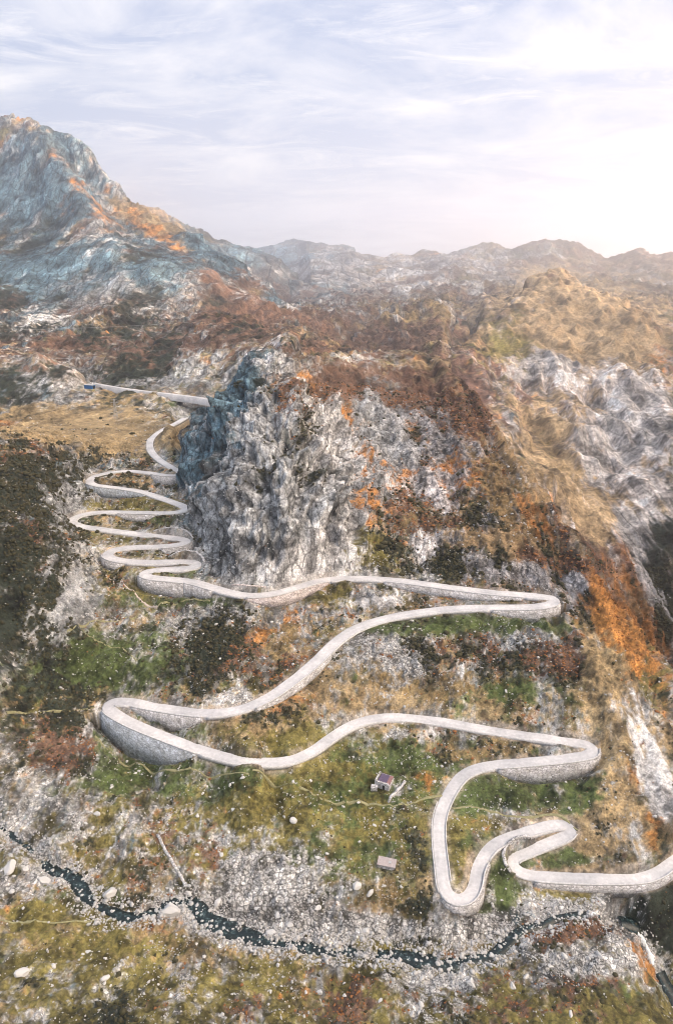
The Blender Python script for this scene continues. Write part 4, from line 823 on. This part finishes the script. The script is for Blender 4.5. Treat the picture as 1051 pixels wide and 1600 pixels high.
def ground_px(u, v, guess=150.0):
    """first point of the finished ground met by the view ray through a photo point"""
    ys = np.r_[np.arange(72, 600, .25), np.arange(600, 2500, 2.0)]; t = float(tx(u, v)); e = float(tanv(v))
    z = CZ-e*ys; g = ground_z(t*ys, ys); k = np.flatnonzero(g >= z); k = k[0] if len(k) else -1
    return Vector((t*ys[k], ys[k], float(g[k])))
bmesh_lib = [rock_mesh(100+i, 2, (1, random.uniform(.65, .95), random.uniform(.5, .8))) for i in range(8)]
lib = []
for i, bm_ in enumerate(bmesh_lib):
    me = bpy.data.meshes.new('boulder'); bm_.to_mesh(me); bm_.free(); me.materials.append(M_STONE); lib.append(me)
def boulder(loc, s, k, label, group=None):
    o = bpy.data.objects.new('boulder', lib[k % len(lib)]); COL.objects.link(o); o.location = loc; o.scale = (s, s*random.uniform(.8, 1.1), s*random.uniform(.8, 1.1)); o.rotation_euler = (random.uniform(-.3, .3), random.uniform(-.3, .3), random.uniform(0, 6.28))
    tag(o, label, 'boulder', group); return o
special = [((268,1425),2.6,'large pale boulder with a flat top in the bend of the stream'),((557,1387),1.6,'white block standing alone in grass below the flat concrete roof'),((172,1398),2.0,'long white boulder beside the stream on the left'),
 ((18,1358),2.3,'rounded pale boulder at the left edge above the stream'),((152,1273),1.1,'lone rounded boulder on the stony slope at the left'),((35,1522),1.7,'oblong white boulder lying on the near bank at lower left'),
 ((222,1187),1.6,'squarish pale block below the largest retaining wall'),((70,1378),1.8,'broad pale boulder in the left stream bed'),((735,1540),1.3,'white boulder on the near bank right of the middle')]
for k, ((u, v), s, lab) in enumerate(special):
    p = ground_px(u, v); boulder(p+Vector((0, 0, s*.15)), s, k, lab)
# random larger boulders: the ones that show largest, each an object
vis = (UB > 5) & (UB < 1046) & (VB > 960) & (VB < 1598) & (Y < 330) & (dist_road > 4.5)
wgt = (np.where(cls == S_, 3.2, 0)+np.where((cls == Y_) | (cls == G_) | (cls == M_), .6, 0)+np.where((cls == R__) | (cls == L_), .7, 0)+.05)*vis*(Y*Y/2e4)
wgt *= np.where(VB > 1180, 1.6, .5)
flatw = wgt.ravel()/wgt.sum()
pick = rng.choice(flatw.size, 288, replace=False, p=flatw)
for n_, i in enumerate(pick):
    s = float(np.clip(rng.lognormal(-.62, .38), .32, 1.35)); p = PV[i]
    boulder((float(p[0]), float(p[1]), float(p[2])+s*.12), s, n_, 'pale granite boulder lying loose on the valley slope', 'loose granite boulders strewn over the valley')
# ------------------------------------------------------------------ countless small stones, shrubs and heather: one object each
def scatter(name, label, idx, sizes, m, base_n=6, sub=1, squash=(1, .8, .6), rough=.25, sink=.15, smooth=False):
    protos = []
    for k in range(base_n):
        bm_ = rock_mesh(300+k+int(sizes[0]*1e3) % 50, sub, squash, rough); bm_.verts.ensure_lookup_table()
        protos.append((np.array([v.co[:] for v in bm_.verts]), np.array([[q.index for q in f_.verts] for f_ in bm_.faces]))); bm_.free()
    VV, FF, o_ = [], [], 0; kind = rng.integers(0, base_n, len(idx))
    for k in range(base_n):
        ii = idx[kind == k]; ss = sizes[kind == k]; n = len(ii)
        if not n: continue
        pv, pf = protos[k]; ang = rng.uniform(0, 2*PI, n); ca, sa = np.cos(ang), np.sin(ang)
        st = rng.uniform(.75, 1.25, (n, 3))*ss[:, None]; q = pv[None]*st[:, None]
        x = q[..., 0]*ca[:, None]-q[..., 1]*sa[:, None]; y = q[..., 0]*sa[:, None]+q[..., 1]*ca[:, None]
        Pp = PV[ii]; jit = rng.uniform(-.12, .12, (n, 2))
        V = np.stack([x+Pp[:, 0:1]+jit[:, :1], y+Pp[:, 1:2]+jit[:, 1:], q[..., 2]+Pp[:, 2:3]+(ss*sink)[:, None]], -1)
        VV.append(V.reshape(-1, 3)); FF.append((pf[None]+(np.arange(n)*len(pv))[:, None, None]).reshape(-1, 3)+o_); o_ += n*len(pv)
    o = mesh_np(name, np.vstack(VV), np.vstack(FF), m, smooth); tag(o, label, None, None, 'stuff'); return o
vis2 = (UB > -80) & (UB < 1130) & (VB > 600) & (VB < 1640) & (Y < 480) & (dist_road > 3.2)
area = (Y*Y).astype(np.float32)*np.gradient(Ys)[:, None]
def choose(wt, n):
    wt = (wt*vis2*area/np.maximum(Y, 1)**1.6).ravel(); wt = wt/wt.sum(); return rng.choice(wt.size, n, replace=False, p=wt)
clump = np.clip(.35+.8*multi(VF, 55, 1.2), .02, 3)
wS = (np.where(cls == S_, 2.4, 0)+np.where(cls == R__, .5, 0)+np.where((cls == Y_) | (cls == G_) | (cls == M_), .26, 0)+np.where((cls == H_) | (cls == D_) | (cls == T_), .15, 0))*clump*np.where(VB > 1180, 2.2, 1)
ix = choose(wS, 28000); sz = np.clip(rng.lognormal(-1.75, .5, len(ix)), .08, .7)*np.clip(Y.ravel()[ix]/150, .8, 1.7)
scatter('stones', 'small pale stones scattered over the grass and stream bed', ix, sz, M_PEBBLE)
ix = choose(np.where(dist_st < 4.2, 1.0, 0)*np.where(dist_st < 1.6, 1.0, .8), 9000); sz = np.clip(rng.lognormal(-1.7, .6, len(ix)), .08, .8)
scatter('stream_stones', 'grey stones lying in and beside the stream', ix, sz, M_PEBBLE, 6, 1, (1, .8, .65), .25, .25)
wD = (np.where(cls == D_, 2.0, 0)+np.where(cls == H_, .25, 0)+np.where(cls == G_, .04, 0)+.01)
ix = choose(wD, 15000); sz = np.clip(rng.lognormal(-1.0, .45, len(ix)), .15, 1.1)*np.clip(Y.ravel()[ix]/170, .8, 1.8)
scatter('shrubs', 'low dark alpine shrubs growing among the rocks', ix, sz, M_SHRUB, 6, 1, (1, .9, .7), .8, .2)
wH = (np.where(cls == H_, 2.0, 0)+np.where(cls == O_, 1.0, 0)+np.where(cls == M_, .12, 0)+.005)
ix = choose(wH, 14000); sz = np.clip(rng.lognormal(-1.25, .4, len(ix)), .12, .8)*np.clip(Y.ravel()[ix]/170, .8, 1.8)
scatter('heather', 'rust and orange heather clumps on the slopes', ix, sz, M_TUFT, 6, 1, (1, .9, .38), .8, .05)

# ------------------------------------------------------------------ small stone shed, flat roof, blue shed, pylon, cables
def box(bm, cx, cy, cz, sx, sy, sz, rot=0):
    r = bmesh.ops.create_cube(bm, size=1.0)['verts']
    for v in r:
        x, y, z = v.co; x *= sx; y *= sy; z *= sz; c, s_ = math.cos(rot), math.sin(rot); v.co = (x*c-y*s_+cx, x*s_+y*c+cy, z+cz)
def empty(name, loc, rz, label, cat, group=None):
    o = bpy.data.objects.new(name, None); COL.objects.link(o); o.location = loc; o.rotation_euler = (0, 0, rz); tag(o, label, cat, group); return o
M_ROOF = plain('purple-brown sheet roof', (.10, .075, .13), .5, 1.0, .2); M_ROOF2 = plain('rusted sheet roof', (.24, .13, .13), .6, 2.0, .35)
M_CONC = plain('pinkish concrete', (.36, .32, .32), .85, 1.2, .2); M_BLUE = plain('blue painted metal', (.03, .12, .30), .5, .4, .15); M_DARK = plain('dark opening', (.02, .02, .02), .9, 1, .1); M_STEEL = plain('galvanised steel', (.34, .36, .38), .5, .5, .15)
p = ground_px(600, 1224); sh = empty('stone_shed', p+Vector((0, 0, -.6)), R_(-24), 'small stone shed with a purple-brown sheet roof above the footpath', 'shed')
bm = bmesh.new(); box(bm, 0, -2.35, 1.3, 5.6, .5, 2.6); box(bm, 0, 2.35, 1.3, 5.6, .5, 2.6); box(bm, -2.55, 0, 1.35, .5, 4.2, 2.7); box(bm, 2.55, 0, 1.35, .5, 4.2, 2.7); as_obj('wall', bm, M_WALL, parent=sh)
bm = bmesh.new()
for k in range(9): box(bm, -1.62+k*.36, 0, 2.72+.07*(k % 2), .36, 4.5, .10)
as_obj('roof', bm, M_ROOF, parent=sh)
bm = bmesh.new()
for k in range(4): box(bm, 1.62+k*.36, 0, 2.72+.07*(k % 2), .36, 4.5, .10)
o = as_obj('roof_panel', bm, M_ROOF2, parent=sh); o['label'] = 'rusty end strip of the sheet roof'
bm = bmesh.new(); box(bm, -2.6, 0, 2.95, .6, 5.2, .5); box(bm, .1, -2.42, 2.85, 4.8, .6, .45); as_obj('parapet', bm, M_WALL, parent=sh); sh.scale = (.8, .8, .8)
bm = bmesh.new(); box(bm, .6, -2.61, .95, .9, .04, 1.9); as_obj('door', bm, M_DARK, parent=sh)
bm = bmesh.new(); box(bm, -2.6, -3.6, .5, 2.4, 2.0, 1.6, .3); as_obj('buttress', bm, M_WALL, parent=sh)
p = ground_px(604, 1351); ut = empty('utility_bunker', p+Vector((0, 0, -.5)), R_(-14), 'low bunker with a flat pinkish concrete roof in the grass', 'bunker')
bm = bmesh.new(); box(bm, 0, 0, .6, 4.4, 2.3, 1.2); as_obj('wall', bm, M_WALL, parent=ut)
bm = bmesh.new(); box(bm, 0, 0, 1.3, 4.9, 2.8, .2); bmesh.ops.bevel(bm, geom=bm.edges[:], offset=.03, segments=1); as_obj('roof', bm, M_CONC, parent=ut)
bm = bmesh.new(); box(bm, .8, 0, 1.45, .7, .7, .1); as_obj('hatch', bm, M_STEEL, parent=ut)
# dry-stone walls on the slope
def drywall(pts, wd, ht, label):
    P3 = np.array([ground_px(*q)[:] for q in pts]); P, _, s_ = catmull(P3, .7)
    t = np.gradient(P[:, :2], axis=0); t /= np.linalg.norm(t, axis=1)[:, None]+1e-9; Nn = np.stack([-t[:, 1], t[:, 0]], 1)
    P[:, 2] = ground_z(P[:, 0], P[:, 1])
    hh = ht*(1+.25*samp(VF, s_*2, s_*0, s_*0+ht*9)); V, Q = solid('w', P, Nn, -wd, wd, -.8, hh, None)
    o = mesh_np('dry_stone_wall', V, Q, M_WALL, False); tag(o, label, 'stone wall'); return o
drywall([(606,1255),(620,1237),(634,1220)], .3, .7, 'short straight dry-stone wall just right of the shed')
drywall([(246,1305),(262,1335),(278,1362),(292,1388)], .35, .3, 'long straight tumbled wall running down to the stream')
# blue shed at the end of the upper road
p = ground_px(140, 606); bs_ = empty('road_shed', Vector(AY(141, 607, 548)), R_(-20), 'blue metal shed at the left end of the straight upper road', 'shed')
bm = bmesh.new(); box(bm, 0, 0, 1.5, 8, 4, 3.0); as_obj('wall', bm, M_BLUE, parent=bs_)
bm = bmesh.new(); box(bm, 0, 0, 3.12, 8.6, 4.6, .24); as_obj('roof', bm, M_STEEL, parent=bs_)
bm = bmesh.new(); box(bm, 4.03, 0, 1.2, .06, 2.6, 2.4); as_obj('door', bm, M_DARK, parent=bs_)
# drain hole in the pale wall
# pylon
def tube(bm, a, b_, r, n=5):
    a, b_ = Vector(a), Vector(b_); d_ = (b_-a); q = d_.to_track_quat('Z', 'Y'); va = []
    for e in (a, b_): va.append([bm.verts.new(e+q@Vector((r*math.cos(2*PI*k/n), r*math.sin(2*PI*k/n), 0))) for k in range(n)])
    for k in range(n): bm.faces.new((va[0][k], va[0][(k+1) % n], va[1][(k+1) % n], va[1][k]))
pp = ground_px(182, 655); py = empty('power_pylon', pp+Vector((0, 0, -.3)), 0, 'slender steel power pylon standing behind the meadow', 'pylon')
bm = bmesh.new()
for sx in (-1, 1):
    for sy in (-1, 1): tube(bm, (sx*1.2, sy*1.2, 0), (sx*.25, sy*.25, 15), .10)
for k in range(6):
    z0, z1 = k*2.4, k*2.4+2.4; w0 = 1.2-.063*z0; w1 = 1.2-.063*z1
    for sy in (-1, 1): tube(bm, (-w0, sy*w0, z0), (w1, sy*w1, z1), .05); tube(bm, (w0, sy*w0, z0), (-w1, sy*w1, z1), .05)
as_obj('mast', bm, M_STEEL, parent=py)
bm = bmesh.new(); tube(bm, (-3, 0, 12.6), (3, 0, 12.6), .12); tube(bm, (-2, 0, 14.4), (2, 0, 14.4), .1); as_obj('crossarm', bm, M_STEEL, parent=py)
for k, (a, b_, rr, lab) in enumerate([((-60,516,700),(300,503,760),.10,'highest overhead cable crossing the rocky slope at the left'),((-60,560,620),(400,551,700),.10,'middle overhead cable crossing in front of the dark slope'),((-60,588,600),(330,577,690),.09,'lowest overhead cable above the rocky knolls')]):
    A_, B2 = Vector(AY(*a)), Vector(AY(*b_)); bm = bmesh.new(); prev = A_
    for j in range(1, 25):
        q = j/24; c_ = A_.lerp(B2, q); c_.z -= 9*4*q*(1-q)*.25; tube(bm, prev, c_, rr, 4); prev = c_
    o = as_obj('power_cable', bm, M_STEEL); tag(o, lab, 'cable')

# ------------------------------------------------------------------ haze: the air itself
HAZE = True
if HAZE:
    bm = bmesh.new(); bmesh.ops.create_cube(bm, size=1.0)
    x0, x1, y0, y1, z0, z1 = -9500, 9500, -1500, 9600, float(PV[:, 2].min())-60, float(max(PV[:, 2].max(), 640))+40
    z0 = min(z0, -140)
    for v in bm.verts: v.co = ((x0+x1)/2+v.co.x*(x1-x0), (y0+y1)/2+v.co.y*(y1-y0), (z0+z1)/2+v.co.z*(z1-z0))
    mh = bpy.data.materials.new('hazy mountain air'); mh.use_nodes = True; t = mh.node_tree; t.nodes.clear()
    oo = N(t, 'ShaderNodeOutputMaterial'); pv = N(t, 'ShaderNodeVolumePrincipled'); pv.inputs['Color'].default_value = (.86, .91, 1.0, 1); pv.inputs['Density'].default_value = 0.00017; pv.inputs['Anisotropy'].default_value = .8
    L(t, pv.outputs[0], oo.inputs['Volume'])
    o = as_obj('haze', bm, mh); tag(o, 'thin bright haze filling the valley air', None, None, 'stuff')
S.cycles.volume_bounces = 2; S.cycles.max_bounces = 5; S.cycles.diffuse_bounces = 3; S.cycles.use_denoising = True; S.cycles.denoising_prefilter = 'ACCURATE'; S.cycles.denoising_input_passes = 'RGB_ALBEDO_NORMAL'; S.cycles.pixel_filter_type = 'BLACKMAN_HARRIS'; S.cycles.filter_width = 1.0; S.cycles.use_adaptive_sampling = False
print('terrain z', PV[:, 2].min(), PV[:, 2].max())
